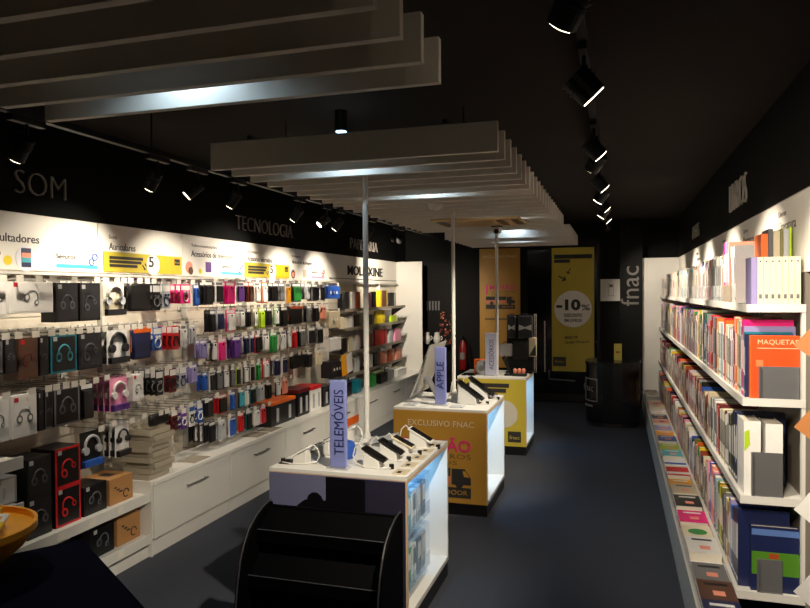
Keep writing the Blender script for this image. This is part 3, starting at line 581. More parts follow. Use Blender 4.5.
for k, (px, py, ay, az, on) in enumerate(((-260, 60, .1, 1.2, 1), (-70, 120, .1, 1.2, 1), (27, 147, .1, 1.2, 1), (158, 184, .15, 1.1, 1), (198, 191, -.35, 1.3, 1), (238, 205, .1, 1.2, 1), (300, 218, .1, 1.2, 1), (327, 222, -.5, 1.3, 1), (341, 227, .1, 1.2, 1), (372, 233, .1, 1.2, 1), (396, 238, 1.6, 1.3, 1), (402, 241, 1.3, 1.2, 1))):
    q = at(px, py, x=TLX)
    lab = 'black track spotlight of the left track, ' + (f"{ordn(k + 1)} from the camera")
    aim = (-1.98, 1.70, .8) if k == 1 else (-2.92, q.y + ay, az + .3) if k > 9 else (-3.06, q.y + ay, az + .3)
    spot((TLX - .03, q.y, 2.23), aim, 2.36, TLX, lab, LE * (.45 if k == 1 else 2.2 if k > 9 else 1.35 if k > 6 else 1), 60 if k == 1 else 84, .034, 'spotlights on the left track')
RE = 165; TE = 265
RS = [(.5, 0), (1.2, 0), (1.95, 1), (2.72, 0), (3.93, 0), (4.35, 1), (5.2, 0), (5.9, 1), (6.54, 0), (7.1, 1), (7.6, 0), (8.6, 0)]
for k, (yy, left) in enumerate(RS):
    lab = 'black track spotlight of the right track, ' + (f"{ordn(k + 1)} from the camera")
    big = .055 if yy == 2.72 else .045
    if left: spot((TRX, yy, 2.38), (-1.25, yy + (1.2 if yy < 5 else .35), .76), 2.52, TRX, lab, TE * (1 if yy < 5 else .36), 56, big, 'spotlights on the right track', True, (1., .88, .7))
    else: spot((TRX, yy, 2.38), (.76, yy + (2.1 if yy < 2 else 1.3 if yy > 8 else .3), 1.42), 2.52, TRX, lab, RE * (.5 if yy > 8 else 1), 66, big, 'spotlights on the right track')

# ------------------------------------------------------------------ display tables
def table(x0, x1, y0, y1, lab, printmat):
    t = thing('display_table', ((x0 + x1) / 2, (y0 + y1) / 2, 0), lab, 'table', 'white display tables down the middle')
    xm = x1 - .34
    MB().box(x0 + .005, x1 - .004, y0 + .004, y1 - .004, 0, .085, M_BLACKP).build('plinth', t)
    b = MB().box(x0, x1, y0, y1, .742, .76, M_WHITE); b.build('table_top', t, .0015)
    MB().box(x0, x1, y0, y1, .726, .742, M_PLY).build('plywood_edge', t)
    b = MB().box(x0, xm, y0 + .02, y1 - .02, .085, .726, M_WHITE).box(xm, x1, y0 + .02, y1 - .02, .085, .11, M_WHITE); b.build('carcass', t)
    MB().box(x0, x1, y1 - .02, y1, .085, .726, M_WHITE).build('back_panel', t)
    MB().box(x0, x1, y0 + .001, y0 + .02, .085, .726, M_PLY).build('front_panel', t)
    fp = MB().box(x0, x1 - .006, y0 - .001, y0 + .001, .085, .738, printmat).build('front_print', t)
    s = MB().box(xm + .02, xm + .045, y0 + .1, y1 - .1, .716, .7255, M_LED).build('led_strip', t)
    l = bpy.data.lights.new('niche_led', 'AREA'); l.shape = 'RECTANGLE'; l.size = .05; l.size_y = (y1 - y0) - .2; l.energy = 2.6; l.color = (.26, .6, 1.)
    o = bpy.data.objects.new('niche_led', l); COL.objects.link(o); o.parent = t; o.location = Vector((xm + .16, (y0 + y1) / 2, .722)) - Vector(t['_o'])
    return t, fp, xm
M_T1 = mat('lilac_gloss_print', (104, 105, 134), .22, var=.08, scale=3)
T1, T1P, XM1 = table(-1.61, -.915, 2.985, 3.785, 'nearest display table with TELEMÓVEIS sign and security phones', M_T1)
T2, T2P, XM2 = table(-1.575, -.88, 4.82, 5.60, 'middle display table with gold EXCLUSIVO FNAC front and APPLE sign', M_GOLD)
T3, T3P, XM3 = table(-1.53, -.845, 6.745, 7.37, 'farthest display table with yellow front and black logo square', M_YELL)
# printed pictures on the fronts
b = MB(); yy = 2.9835
a0, a1 = at(326, 470, y=yy), at(353, 470, y=yy)
b.box(a0.x, -.922, yy - .001, yy, .09, .735, mat('dark_print', (44, 41, 58), .22, var=.2, scale=4))
b.box(a0.x, a1.x + .06, yy - .002, yy - .001, .50, .733, mat('darker_print', (15, 13, 17), .25, var=.2, scale=6))
rr = random.Random(3)
for k in range(16):
    c = at(300 + rr.random() * 50, 494 + rr.random() * 12, y=yy); b.disc((c.x, yy - .001 - .0002 * k, c.z - .03), X, Z, .02 + .025 * rr.random(), -Y * .0008, mat('darker_print', (15, 13, 17), .25), 10)
b.build('dark_picture', T1P)
yy = 4.8185
pa, pb = at(408, 424, y=yy), at(474, 424, y=yy)
text('heading_lettering', 'EXCLUSIVO FNAC', (pa.x, yy, pa.z - .005), X, Z, .042, mat('pale_gold_lettering', (214, 196, 160), .6), T2P, width=pb.x - pa.x, depth=.001)
def million(y, xr, z, s, par):
    """printed block: 1 MILHÃO, two lines, a lorry and a black strip; right edge xr, strip bottom z, width s"""
    W = s
    text('pink_numeral', '1', (xr - W, y, z + .50 * W), X, Z, .33 * W, M_PINK, par, width=.07 * W, thin=.015, depth=.001)
    text('pink_lettering', 'MILHÃO', (xr - .87 * W, y, z + .66 * W), X, Z, .21 * W, M_PINK, par, width=.87 * W, thin=.015, depth=.001)
    text('small_lettering', 'DE LIVROS', (xr - .80 * W, y, z + .56 * W), X, Z, .07 * W, mat('olive_lettering', (112, 84, 34), .6), par, width=.8 * W, depth=.001)
    text('small_lettering', 'DISCOS', (xr - .80 * W, y, z + .47 * W), X, Z, .06 * W, mat('olive_lettering', (112, 84, 34), .6), par, width=.6 * W, depth=.001)
    b = MB(); D = M_DARKTXT
    b.box(xr - W, xr - .30 * W, y - .002, y, z + .31 * W, z + .43 * W, D)
    b.prism([(xr - .28 * W, y, z + .19 * W), (xr, y, z + .19 * W), (xr, y, z + .29 * W), (xr - .09 * W, y, z + .42 * W), (xr - .28 * W, y, z + .42 * W)], -Y * .002, D)
    b.box(xr - W, xr, y - .0015, y, z, z + .15 * W, D)
    for q in (.17, .8): b.disc((xr - q * W, y - .002, z + .2 * W), X, Z, .06 * W, -Y * .001, D, 14)
    b.build('lorry_picture', par)
    MB().box(xr - W, xr - .30 * W, y - .002, y, z + .2 * W, z + .30 * W, mat('salmon_print', (206, 112, 84), .5)).build('salmon_bar', par)
    MB().prism([(xr - .10 * W, y - .0022, z + .31 * W), (xr - .02 * W, y - .0022, z + .30 * W), (xr - .08 * W, y - .0022, z + .39 * W), (xr - .12 * W, y - .0022, z + .39 * W)], -Y * .0006, M_GOLD).build('lorry_window', par)
    text('strip_lettering', 'ADOOR', (xr - .05 * W, y - .002, z + .045 * W), X, Z, .065 * W, M_GOLD, par, width=.40 * W, depth=.001, align='R')
pr = at(471, 499, y=yy)
million(yy, pr.x, pr.z, .50, T2P)
yy = 6.7435
b = MB()
for q, (u0, u1, v) in enumerate(((467, 509, 384.5), (467, 506, 389.5), (467, 498, 394.5))):
    c0, c1 = at(u0, v, y=yy), at(u1, v, y=yy); b.box(c0.x, c1.x, yy - .001, yy, c0.z - .02, c0.z + .02, M_DARKTXT)
b.build('text_bars', T3P)
c = at(504, 414, y=yy); MB().disc((c.x, yy, c.z), X, Z, .135, -Y * .001, mat('disc_grey', (196, 190, 176), .5)).build('price_disc', T3P)
c0, c1 = at(508, 442, y=yy), at(521, 432, y=yy); lg = MB().box(c0.x, c1.x, yy - .002, yy, c0.z, c1.z, M_DARKTXT).build('logo_square', T3P)
text('logo_lettering', 'fnac', ((c0.x + c1.x) / 2, yy - .002, c0.z + .03), X, Z, .035, M_YELL, lg, width=.1, align='C', depth=.001)
# upright category signs
def vsign(x0, x1, y, h, word, label, tw, ts=.62, zoff=.5, sm=None):
    t = thing('category_sign', ((x0 + x1) / 2, y, .76), label, 'sign', 'upright signs on the display tables')
    MB().box(x0, x1, y, y + .022, .77, .76 + h, sm or M_BLUESIGN).build('sign_board', t, .006)
    MB().box(x0 - .01, x1 + .01, y - .02, y + .04, .7605, .772, M_CLEAR).build('foot', t)
    text('lettering', word, ((x0 + x1) / 2 + (x1 - x0) * ts * .5, y, .76 + h * zoff - tw / 2), Z, -X, (x1 - x0) * ts, M_NAVYTXT, t, width=tw, depth=.0015)
vsign(-1.313, -1.227, 3.03, .425, 'TELEMÓVEIS', 'upright blue TELEMÓVEIS sign on the nearest table', .31, .72, .53)
vsign(-1.292, -1.206, 4.94, .435, 'APPLE', 'upright blue APPLE sign on the middle table', .20, .62, .52)
vsign(-1.262, -1.145, 6.82, .43, 'ACESSÓRIOS', 'upright pale blue sign on the farthest table', .30, .5, .5, mat('sign_pale', (172, 172, 192), .45))
for (x, y, n) in ((-1.364, 3.685, 'nearest'), (-1.283, 5.53, 'middle'), (-1.159, 6.93, 'farthest')):
    t = thing('support_pole', (x, y, .76), f"thin white pole rising from the {n} table to the slats", 'pole', 'white poles on the tables')
    MB().cyl((x, y, .765), (x, y, 2.41), .0155, M_WHITEM, 16).build('pole', t, 0, True)
    MB().cyl((x, y, .76), (x, y, .772), .04, M_WHITEM, 16).build('foot_plate', t)
    MB().cyl((x, y, .772), (x, y, .80), .02, M_WHITEM, 16).build('collar', t)
# phones on security wedges
def wedge_phone(x, y, face, label, col='white', L=.13, tilt=.5, tab=False):
    """phone or tablet on a wedge; face=+1 looks towards the aisle"""
    t = thing('display_tablet' if tab else 'display_phone', (x, y, .76), label, 'tablet' if tab else 'phone', 'security phones and tablets on the tables')
    w = .12 if tab else .066; f = face; ca, sa = math.cos(tilt), math.sin(tilt); hl = L / 2
    # screen plane runs down towards the viewer side f
    top = Vector((-f * hl * ca, 0, .03 + L * sa)); bot = Vector((f * hl * ca, 0, .03)); mid = (top + bot) / 2; n = Vector((f * sa, 0, ca)); o = Vector((x, y, .76))
    MB().prism([o + Vector((f * hl * ca * .6, -w * .46, 0)), o + Vector((-f * hl * ca * .9, -w * .46, 0)), o + (top * .9 + bot * .1) - n * .009 - Y * w * .46, o + (top * .2 + bot * .8) - n * .009 - Y * w * .46], Y * w * .92, M_WHITE).build('wedge_stand', t, .003)
    s = MB().obox(o + mid, (top - bot) / 2, Y * w / 2, n * .005, cmat(col)).build('phone_body', t, .002)
    MB().obox(o + mid + n * .0055, (top - bot) * .43, Y * w * .46, n * .001, M_PHONE).build('screen', s)
    ht = L * sa + .03
    b = MB().tube([o + top - n * .006, o + top + Vector((-f * .02, .0, .012)), o + Vector((-f * (hl * ca + .045), .0, ht * .9)), o + Vector((-f * (hl * ca + .055), .0, ht * .5)), o + Vector((-f * (hl * ca + .04), .0, .012)), o + Vector((-f * hl * .6, -w * .62, .005)), o + Vector((f * hl * .5, -w * .72, .005)), o + Vector((f * (hl * ca + .035), -.03, .006))], .0035, M_WHITE, 6); b.build('security_cable', t, 0, True)
    MB().cyl(o + Vector((f * (hl * ca + .035), -.02, 0)), o + Vector((f * (hl * ca + .035), -.02, .022)), .012, M_BLACKP, 10).build('cable_plug', t)
wedge_phone(-1.12, 3.13, 1, 'black phone on white wedge nearest the camera, right of TELEMÓVEIS sign', 'black')
wedge_phone(-1.09, 3.30, 1, 'black phone on white wedge behind the nearest phone', 'black', .14)
wedge_phone(-1.07, 3.44, 1, 'white phone lying low on cream wedge near the table middle', 'cream', .13, .45)
wedge_phone(-1.02, 3.60, 1, 'large white phone on wedge at far right of nearest table', 'white', .15)
wedge_phone(-1.50, 3.10, -1, 'white phone at the left corner of nearest table, left of TELEMÓVEIS sign', 'white', .11, .5)
wedge_phone(-1.47, 3.30, -1, 'white phone behind the left corner phone on nearest table', 'white', .12, .5)
wedge_phone(-1.46, 3.56, -1, 'white phone standing behind first pole on nearest table', 'white', .14)
# blue speaker and grey case on table one
t = thing('blue_speaker', (-1.31, 3.24, .76), 'round blue gadget beside the TELEMÓVEIS sign', 'gadget')
MB().lathe((-1.31, 3.24, .76), [(.03, 0), (.045, .02), (.05, .05), (.04, .085), (.01, .095)], cmat('blue')).build('gadget_body', t, 0, True)
MB().cyl((-1.31, 3.195, .80), (-1.31, 3.188, .80), .02, cmat('navy'), 12).build('gadget_front', t)
t = thing('grey_leaflet', (-1.22, 3.60, .76), 'grey leaflets fanned open behind the first pole', 'leaflet')
MB().obox((-1.24, 3.62, .79), Vector((.08, .02, .02)), Vector((-.02, .06, 0)), Vector((-.0006, 0, .002)), cmat('silver')).build('upper_leaflet', t)
MB().obox((-1.24, 3.60, .7655), Vector((.08, -.02, .0)), Vector((.02, .06, 0)), Vector((0, 0, .004)), cmat('grey')).build('lower_leaflet', t)
# price cards along table edges
n_ = 0
for (x, ys, sd) in ((-.965, (3.06, 3.20, 3.36, 3.52, 3.66), 'right'), (-1.565, (3.10, 3.3, 3.5, 3.66), 'left')):
    for k, y in enumerate(ys):
        t = tag(MB().box(x - .032, x + .032, y - .045, y + .045, .76, .764, cmat('beige') if sd == 'right' else cmat('charcoal')).build('price_card'), f"flat price card on the {sd} edge of nearest table, {ordn(k + 1)} from the camera", 'price card', 'price cards on the nearest table')
        MB().box(x - .015, x + .005, y - .03, y + .005, .764, .7645, M_DARKTXT).build('printed_mark', t)
# table two: tablets, leaning board
wedge_phone(-1.06, 5.12, 1, 'black tablet on wedge, nearer of two on the middle table', 'black', .24, .62, True)
wedge_phone(-1.02, 5.36, 1, 'black tablet on wedge, farther of two on the middle table', 'black', .24, .62, True)
t = thing('leaning_board', (-1.46, 5.25, .76), 'large grey back of a computer screen leaning beside APPLE sign', 'computer')
MB().obox((-1.42, 5.25, 1.003), Vector((.018, 0, .008)) * .6, Y * .25, Vector((.08, 0, .20)), mat('screen_grey', (150, 148, 144), .4)).build('screen_shell', t, .006)
MB().obox((-1.40, 5.25, .872), Vector((.06, 0, -.10)), Y * .06, Vector((.004, 0, .003)), cmat('grey')).build('stand', t)
MB().box(-1.46, -1.345, 5.15, 5.35, .7605, .768, cmat('silver')).build('foot_plate', t)
for k, (x, y, w, d) in enumerate(((-1.47, 4.95, .09, .07), (-1.33, 4.99, .03, .03), (-1.12, 4.93, .1, .05), (-.96, 5.5, .08, .06))):
    tag(MB().box(x - w / 2, x + w / 2, y - d, y + d, .76, .766, cmat('silver')).build('price_card'), f"pale price card on middle table, {['at left near edge', 'small one behind APPLE sign', 'at near edge right of APPLE sign', 'at far right corner'][k]}", 'price card', 'price cards on the middle table')
wedge_phone(-1.205, 5.24, -1, 'small white phone between the APPLE sign and black tablets', 'white', .12, .5)
# goods in the lit niches
t = thing('niche_poster_tube', (-1.0, 5.0, .111), 'dark tall slim pack standing in the niche of middle table', 'pack')
MB().box(-1.03, -.975, 4.9, 4.93, .111, .40, cmat('charcoal')).build('pack_body', t, .003)
MB().box(-1.025, -.98, 4.8995, 4.9, .15, .3, cmat('grey')).build('printed_label', t)
t = thing('niche_disc', (-.97, 5.05, .11), 'round blue disc pack leaning in the niche of middle table', 'disc')
MB().disc((-.965, 5.02, .222), Vector((.15, 1, 0)).normalized(), Z, .11, X * .01, cmat('blue'), 24).build('disc_body', t)
MB().disc((-.955, 5.02, .222), Vector((.15, 1, 0)).normalized(), Z, .03, X * .0015, cmat('white'), 16).build('disc_centre', t)
t = thing('sleeve_bag', (-.95, 6.98, .11), 'black slim bag leaning in the niche of farthest table', 'bag')
MB().prism([(-1.02, 6.8, .112), (-1.02, 7.06, .112), (-1.02, 7.0, .52), (-1.02, 6.84, .60)], X * .07, M_BLACKP).build('bag_body', t, .01)
MB().tube([(-.985, 6.86, .58), (-.985, 6.88, .66), (-.985, 6.95, .65), (-.985, 6.97, .53)], .006, M_BLACKP, 6).build('strap', t)
# acrylic hanging bins with packs in niche of table one
for q, z in enumerate((.44, .17)):
    t = thing('acrylic_bin', (XM1 + .1, 3.30, z), f"clear acrylic bin with packs in niche of nearest table, {['upper', 'lower'][q]}", 'bin', 'acrylic bins in the nearest niche')
    b = MB().box(XM1 + .001, XM1 + .31, 3.05, 3.50, z, z + .004, M_BIN).box(XM1 + .306, XM1 + .31, 3.05, 3.50, z + .004, z + .07, M_BIN)
    for k in range(6): b.box(XM1 + .001, XM1 + .306, 3.05 + k * .0892, 3.054 + k * .0892, z + .004, z + .22, M_BIN)
    b.build('bin_shell', t)
    MB().box(XM1 + .001, XM1 + .31, 3.05, 3.50, z + .2205, z + .2245, M_BIN).build('bin_lid', t)
    cols = ['teal', 'green', 'white', 'navy', 'silver'] if q else ['blue', 'turquoise', 'white', 'silver', 'charcoal']
    for k in range(5):
        y = 3.065 + k * .0892
        o = MB().box(XM1 + .012, XM1 + .29, y, y + .06, z + .0045, z + .18, cmat(cols[k])).build('boxed_accessory', None, .002)
        tag(o, f"{cols[k]} boxed accessory in {['upper', 'lower'][q]} clear bin, {ordn(k + 1)} compartment from the camera", 'box', 'boxed accessories in the niche')
        MB().box(XM1 + .29, XM1 + .291, y + .01, y + .05, z + .08, z + .16, cmat('white' if cols[k] != 'white' else 'charcoal')).build('printed_label', o)

# ------------------------------------------------------------------ table three: bag stand, box, gadgets
t = thing('bag_stand', (-.98, 7.2, .76), 'tall black stand for bags on the farthest table', 'stand')
MB().box(-1.10, -.83, 7.20, 7.215, .78, 1.36, M_BLACKM).build('back_board', t)
MB().box(-1.10, -.83, 7.12, 7.26, .76, .78, M_BLACKM).build('foot', t)
for x in (-.815, -.80): MB().cyl((x, 7.21, .76), (x, 7.21, 1.37), .006, M_CHROME, 8).build('post', t)
for (x0, x1, z0, z1, c, lab) in ((-1.09, -1.0, 1.12, 1.35, 'charcoal', 'dark bag with white mark, top left of the bag stand'), (-.98, -.83, 1.12, 1.35, 'charcoal', 'dark bag with white mark, top right of the bag stand'),
                            (-1.17, -1.04, .93, 1.06, 'silver', 'silver grey flat case hanging at left of the bag stand'), (-1.03, -.88, .90, 1.10, 'black', 'black zipped bag in middle of the bag stand'), (-.87, -.79, .93, 1.13, 'beige', 'pale leaflet bag with dark corner on right of bag stand')):
    o = MB().box(x0, x1, 7.15, 7.195, z0, z1, cmat(c)).build('hanging_bag', None, .012, True); tag(o, lab, 'bag', 'bags on the stand')
    xm = (x0 + x1) / 2
    MB().tube([(xm - .03, 7.17, z1 - .005), (xm - .02, 7.17, z1 + .02), (xm + .02, 7.17, z1 + .02), (xm + .03, 7.17, z1 - .005)], .004, M_BLACKP, 6).build('handle', o)
    if c == 'charcoal': MB().prism([(x0 + .01, 7.149, z0 + .08), (x0 + .01, 7.149, z0 + .14), (xm, 7.149, z0 + .115), (x1 - .01, 7.149, z0 + .14), (x1 - .01, 7.149, z0 + .08), (xm, 7.149, z0 + .1)], -Y * .001, cmat('silver')).build('white_mark', o)
    if c == 'beige': MB().prism([(x0 + .005, 7.149, z0 + .01), (x1 - .005, 7.149, z0 + .01), (x1 - .005, 7.149, z0 + .13)], -Y * .001, cmat('charcoal')).build('dark_corner', o)
t = thing('orange_box', (-1.36, 7.1, .76), 'small orange box on far left of the farthest table', 'box')
MB().box(-1.42, -1.31, 7.05, 7.15, .76, .90, cmat('orange')).build('box_body', t, .003)
MB().box(-1.40, -1.33, 7.049, 7.05, .80, .86, cmat('red')).build('printed_label', t)
t = thing('round_speaker', (-1.30, 6.92, .76), 'pale round speaker left of the sign on farthest table', 'speaker')
MB().lathe((-1.31, 6.95, .76), [(.05, 0), (.07, .03), (.075, .08), (.05, .13), (.01, .145)], cmat('silver')).build('speaker_body', t, 0, True)
MB().cyl((-1.31, 6.88, .83), (-1.31, 6.872, .83), .03, cmat('grey'), 14).build('speaker_grille', t)
t = thing('black_gadget', (-1.03, 6.93, .76), 'black slanted gadget on stand right of the third pole', 'gadget')
MB().obox((-1.05, 6.93, .86), Vector((.012, 0, .006)), Y * .05, Vector((-.045, 0, .09)), M_PHONE).build('gadget_screen', t, .003)
MB().box(-1.08, -.99, 6.88, 6.98, .76, .775, M_BLACKP).build('gadget_foot', t)
t = thing('salmon_gadget', (-.93, 6.9, .76), 'salmon pink gadget lying on black tray at right of farthest table', 'gadget')
MB().box(-1.0, -.86, 6.85, 6.96, .76, .785, M_BLACKP).build('tray', t, .004)
for q in range(3): MB().lathe((-.975 + q * .042, 6.905, .785), [(.014, 0), (.02, .02), (.018, .04), (.006, .05)], cmat('salmon')).build('gadget_piece', t, 0, True)
tag(MB().box(-1.50, -1.36, 6.8, 6.95, .76, .772, M_PHONE).build('flat_tablet'), 'flat dark tablet lying at left of the farthest table', 'tablet')

# ------------------------------------------------------------------ black curved magazine rack before table one
t = thing('magazine_rack', (-1.2, 2.72, 0), 'black magazine rack with rounded sides in front of nearest table', 'rack')
prof = [(2.82, 0), (2.82, .65), (2.80, .653), (2.756, .645), (2.69, .624), (2.623, .583), (2.585, .535), (2.554, .479), (2.53, .40), (2.511, .295), (2.50, .15), (2.50, 0)]
for xx, n in ((-1.525, 'left'), (-.905, 'right')):
    MB().prism([(xx, y, z) for y, z in prof], X * .022, M_RACK).build('side_panel', t, .0015)
    e = MB().tube([(xx + .011, y - (.004 if y < 2.79 else 0), z + .004) for y, z in prof[1:-1]], .004, M_RACKEDGE, 6).build('edge_trim', t)
MB().box(-1.503, -.905, 2.795, 2.815, 0, .64, M_RACK).build('back_panel', t)
for (ya, za, yb, zb) in ((2.68, .54, 2.785, .635), (2.60, .37, 2.77, .53), (2.57, .19, 2.76, .36)):
    d = Vector((0, yb - ya, zb - za)); nn = Vector((0, -d.z, d.y)).normalized()
    sh = MB().obox((-1.204, (ya + yb) / 2, (za + zb) / 2), X * .298, d / 2, nn * .006, M_RACK).build('sloping_shelf', t)
    MB().box(-1.502, -.906, ya - .012, ya - .004, za - .02, za + .03, M_RACK).cyl((-1.502, ya - .008, za + .031), (-.906, ya - .008, za + .031), .003, M_RACKEDGE, 6).build('shelf_lip', sh)
MB().box(-1.502, -.906, 2.53, 2.79, .0, .08, M_RACK).build('base_board', t)

# ------------------------------------------------------------------ navy podium and yellow tub
far = Vector((-1.885, 2.06, 0)); u = Vector((.822, -.569, 0)); w = Vector((-.569, -.822, 0))
t = thing('podium', (-1.95, 1.5, 0), 'dark navy covered podium at the lower left corner', 'podium')
c0 = [far, far + u * .85, far + u * .85 + w * .95, far + w * .95]
MB().prism([p + Z * .02 for p in c0], Z * .66, M_NAVY).build('cloth_body', t, .012)
cen = (c0[0] + c0[2]) / 2
MB().prism([cen + (p - cen) * 1.015 + Z * .675 for p in c0], Z * .025, M_NAVY).build('top_board', t, .006)
MB().prism([cen + (p - cen) * .96 for p in c0], Z * .02, M_BLACKP).build('plinth', t)
MB().prism([far + u * .0 + w * .25 - u * .001 + Z * .05, far + w * .55 - u * .001 + Z * .05, far + w * .55 - u * .001 + Z * .6, far + w * .25 - u * .001 + Z * .6], -u * .003, cmat('maroon')).build('maroon_patch', t)
tc = Vector((-2.013, 1.67, .7005))
t = thing('flared_bowl', tc, 'amber flared bowl full of yellow packets at left picture edge', 'bowl')
MB().lathe(tc, [(.085, 0), (.12, .03), (.19, .085), (.222, .13), (.228, .135), (.222, .138), (.212, .13), (.18, .09), (.11, .035), (.07, .012)], cmat('amber'), 36).build('bowl_shell', t, 0, True)
MB().lathe(tc + Z * .138, [(.224, .0), (.229, .002), (.229, .022), (.224, .024), (.219, .022), (.219, .002)], cmat('amber'), 36).build('rim_band', t, 0, True)
rr = random.Random(5)
for k in range(22):
    a = k * 2.4; r = .165 * math.sqrt((k + .5) / 22) * .8; c = tc + Vector((r * math.cos(a), r * math.sin(a), .150 + .004 * (k % 3) + r * .1))
    d1 = Vector((math.cos(a * 2.1), math.sin(a * 2.1), rr.uniform(-.25, .25))).normalized(); d2 = d1.cross(Z).normalized(); d3 = d1.cross(d2)
    cc = 'white' if k in (3, 11, 16, 20) else 'yellow'
    o = MB().obox(c, d1 * .036, d2 * .024, d3 * .006, cmat(cc)).build('snack_packet', None, .004, True)
    tag(o, f"small {cc} packet lying in the amber bowl at left picture edge", 'packet', f"{cc} packets in the amber bowl")
    MB().obox(c - d3 * .0062, d1 * .016, d2 * .010, d3 * .0004, cmat('green' if cc == 'yellow' else 'amber')).build('printed_mark', o)

# ------------------------------------------------------------------ right bookcases
SX0, SX1 = .55, .79
SHZ = [1.53, 1.105, .66, .222]; SXF = [.568, .551, .541, .522]; LIFT = .001
YN = 3.44
YB_ = [YN + .94 * k for k in range(8)]
for k in range(7):
    y0, y1 = YB_[k] + .001, YB_[k + 1] - .001
    if k == 6: y1 = 10.02
    t = thing('bookcase_bay', (.7, (y0 + y1) / 2, 0), 'white bookcase bay along the right wall, ' + ('nearest the camera, with MAQUETAS book' if k == 0 else 'farthest, by the white end panel' if k == 6 else f"{ordn(k + 1)} from the camera"), 'bookcase', 'bookcases along the right wall')
    MB().box(.80, .82, y0, y1, 0, 1.68, mat('bookcase_back', (120, 112, 102), .5)).build('back_panel', t)
    MB().box(.80, .82, y0 if k else 3.1, y1, 1.68, ZB + .005, M_HEAD).build('header_panel', t)
    for j, z in enumerate(SHZ):
        SX0 = SXF[j]; s = MB().box(SX0, .80, y0, y1, z - .022, z, M_WHITEM).build('shelf', t)
        MB().box(SX0 - .006, SX0, y0, y1, z - .03, z + .006, M_WHITEM).build('front_lip', s)
        if k == 0 and j < 3: MB().box(SX0 + .02, SX0 + .065, y0 - .0015, y0, z - .017, z - .008, M_DARKTXT).build('end_slot', s)
        if k == 0: MB().box(SX0 - .006, .80, y0 - .004, y0 - .0005, z - .03, z + .006, M_WHITEM).build('end_lip', s)
    MB().box(.785, .80, y0, y0 + .03, .23, 1.5, M_WHITEM).build('upright', t)
    # face-up display ledge at the foot
    yl = y0 if k else 2.95; MB().box(.345, .515, yl, y1, .20, .215, M_WHITEM).build('ledge_board', t)
    MB().box(.325, .345, yl, y1, 0, .235, mat('ledge_grey', (196, 194, 188), .4)).build('ledge_front', t)
    MB().box(.333, .337, yl + .01, y1 - .01, .235, .30, M_CLEAR).build('ledge_screen', t)
    if k in (0, 1, 2, 4):
        lab2 = {0: ('Livros', 'Literatura'), 1: ('Livros', 'Romance'), 2: ('Livros', 'Artes'), 4: ('Livros', 'Viagens')}[k]
        text('header_lettering', lab2[1], (.80, y1 - .3 if k else 3.98, 1.895), -Y, Z, .05, mat('light_lettering', (104, 98, 92), .6), t, width=.36)
        text('category_lettering', lab2[0], (.80, y1 - .3 if k else 3.98, 1.97), -Y, Z, .03, mat('light_lettering', (104, 98, 92), .6), t, width=.16)
tag(MB().box(.335, .82, 10.022, 10.05, 0, ZB + .005, M_WHITE).build('end_panel', None, .002), 'tall white end panel closing the bookcases at the back, beside fnac lettering', 'panel')
BG = 'books on the right bookcase shelves'
SN = ['top', 'second', 'third', 'bottom']
PAL = ['white', 'cream', 'white', 'silver', 'beige', 'grey', 'red', 'orange', 'navy', 'black', 'blue', 'teal', 'brown', 'yellow', 'olive', 'maroon', 'salmon', 'charcoal', 'cream', 'white', 'lilac', 'green', 'rust', 'pink']
def book(y, th, h, dep, color, z, label, x0=.58, lean=0., face=None, band=True):
    """spine at x0 towards the aisle, cover facing the camera end; stands on z"""
    z += LIFT; dep = min(dep, .215)
    cm = cmat(color); cs, sn = math.cos(lean), math.sin(lean)
    lift = 0.
    def q(yy, zz): return Vector((0, y + yy * cs + zz * sn, z + zz * cs - yy * sn + (th * sn if lean > 0 else 0)))
    e = .0025
    b = MB()
    def slab(xa, xb, ya, yb, za, zb, mt, bb):
        P = [q(ya, za), q(yb, za), q(yb, zb), q(ya, zb)]
        bb.prism([Vector((xa, p.y, p.z)) for p in P], X * (xb - xa), mt)
    slab(x0, x0 + .003, 0, th, 0, h, cm, b); slab(x0 + .003, x0 + dep, 0, e, 0, h, cm, b); slab(x0 + .003, x0 + dep, th - e, th, 0, h, cm, b)
    if band:
        bc = cmat(ACC.get(color, 'charcoal' if color in ('white', 'cream', 'silver', 'beige', 'yellow') else 'white'))
        slab(x0 - .0006, x0, th * .25, th * .75, h * .34, h * .8, bc, b)
        slab(x0 - .0006, x0, th * .2, th * .8, h * .06, h * .1, bc, b)
    o = b.build('book')
    p = MB(); slab(x0 + .0035, x0 + dep - .004, e, th - e, .003, h - .004, M_PAPER, p); p.build('page_block', o)
    return tag(o, label, 'book', BG)
size = lambda h, t: ('tall ' if h > .3 else 'small ' if h < .2 else '') + ('thick' if t > .034 else 'slim' if t < .016 else 'medium')
KN = {}
def shelf_books(j, y, first, n, zs, hr, seed):
    """first: (colour, thickness, height, depth) from the near end; then n more in mixed colours; returns the end"""
    r = random.Random(seed); k = 0
    todo = list(first)
    while len(todo) < n:
        h = r.uniform(*hr); todo.append((r.choice(PAL), r.choice((.012, .016, .02, .026, .03, .04)), h, min(.205, h * r.uniform(.62, .74))))
    for c, th, h, dp in todo:
        k += 1
        i = KN.get((j, c), 0) + 1; KN[(j, c)] = i
        lab = f"{size(h, th)} {c} book on the {SN[j]} right shelf, {ordn(i)} {c} one from the near end"
        book(y, th, h, dp, c, zs, lab, SXF[j] + .015)
        y += th + .0012
    return y
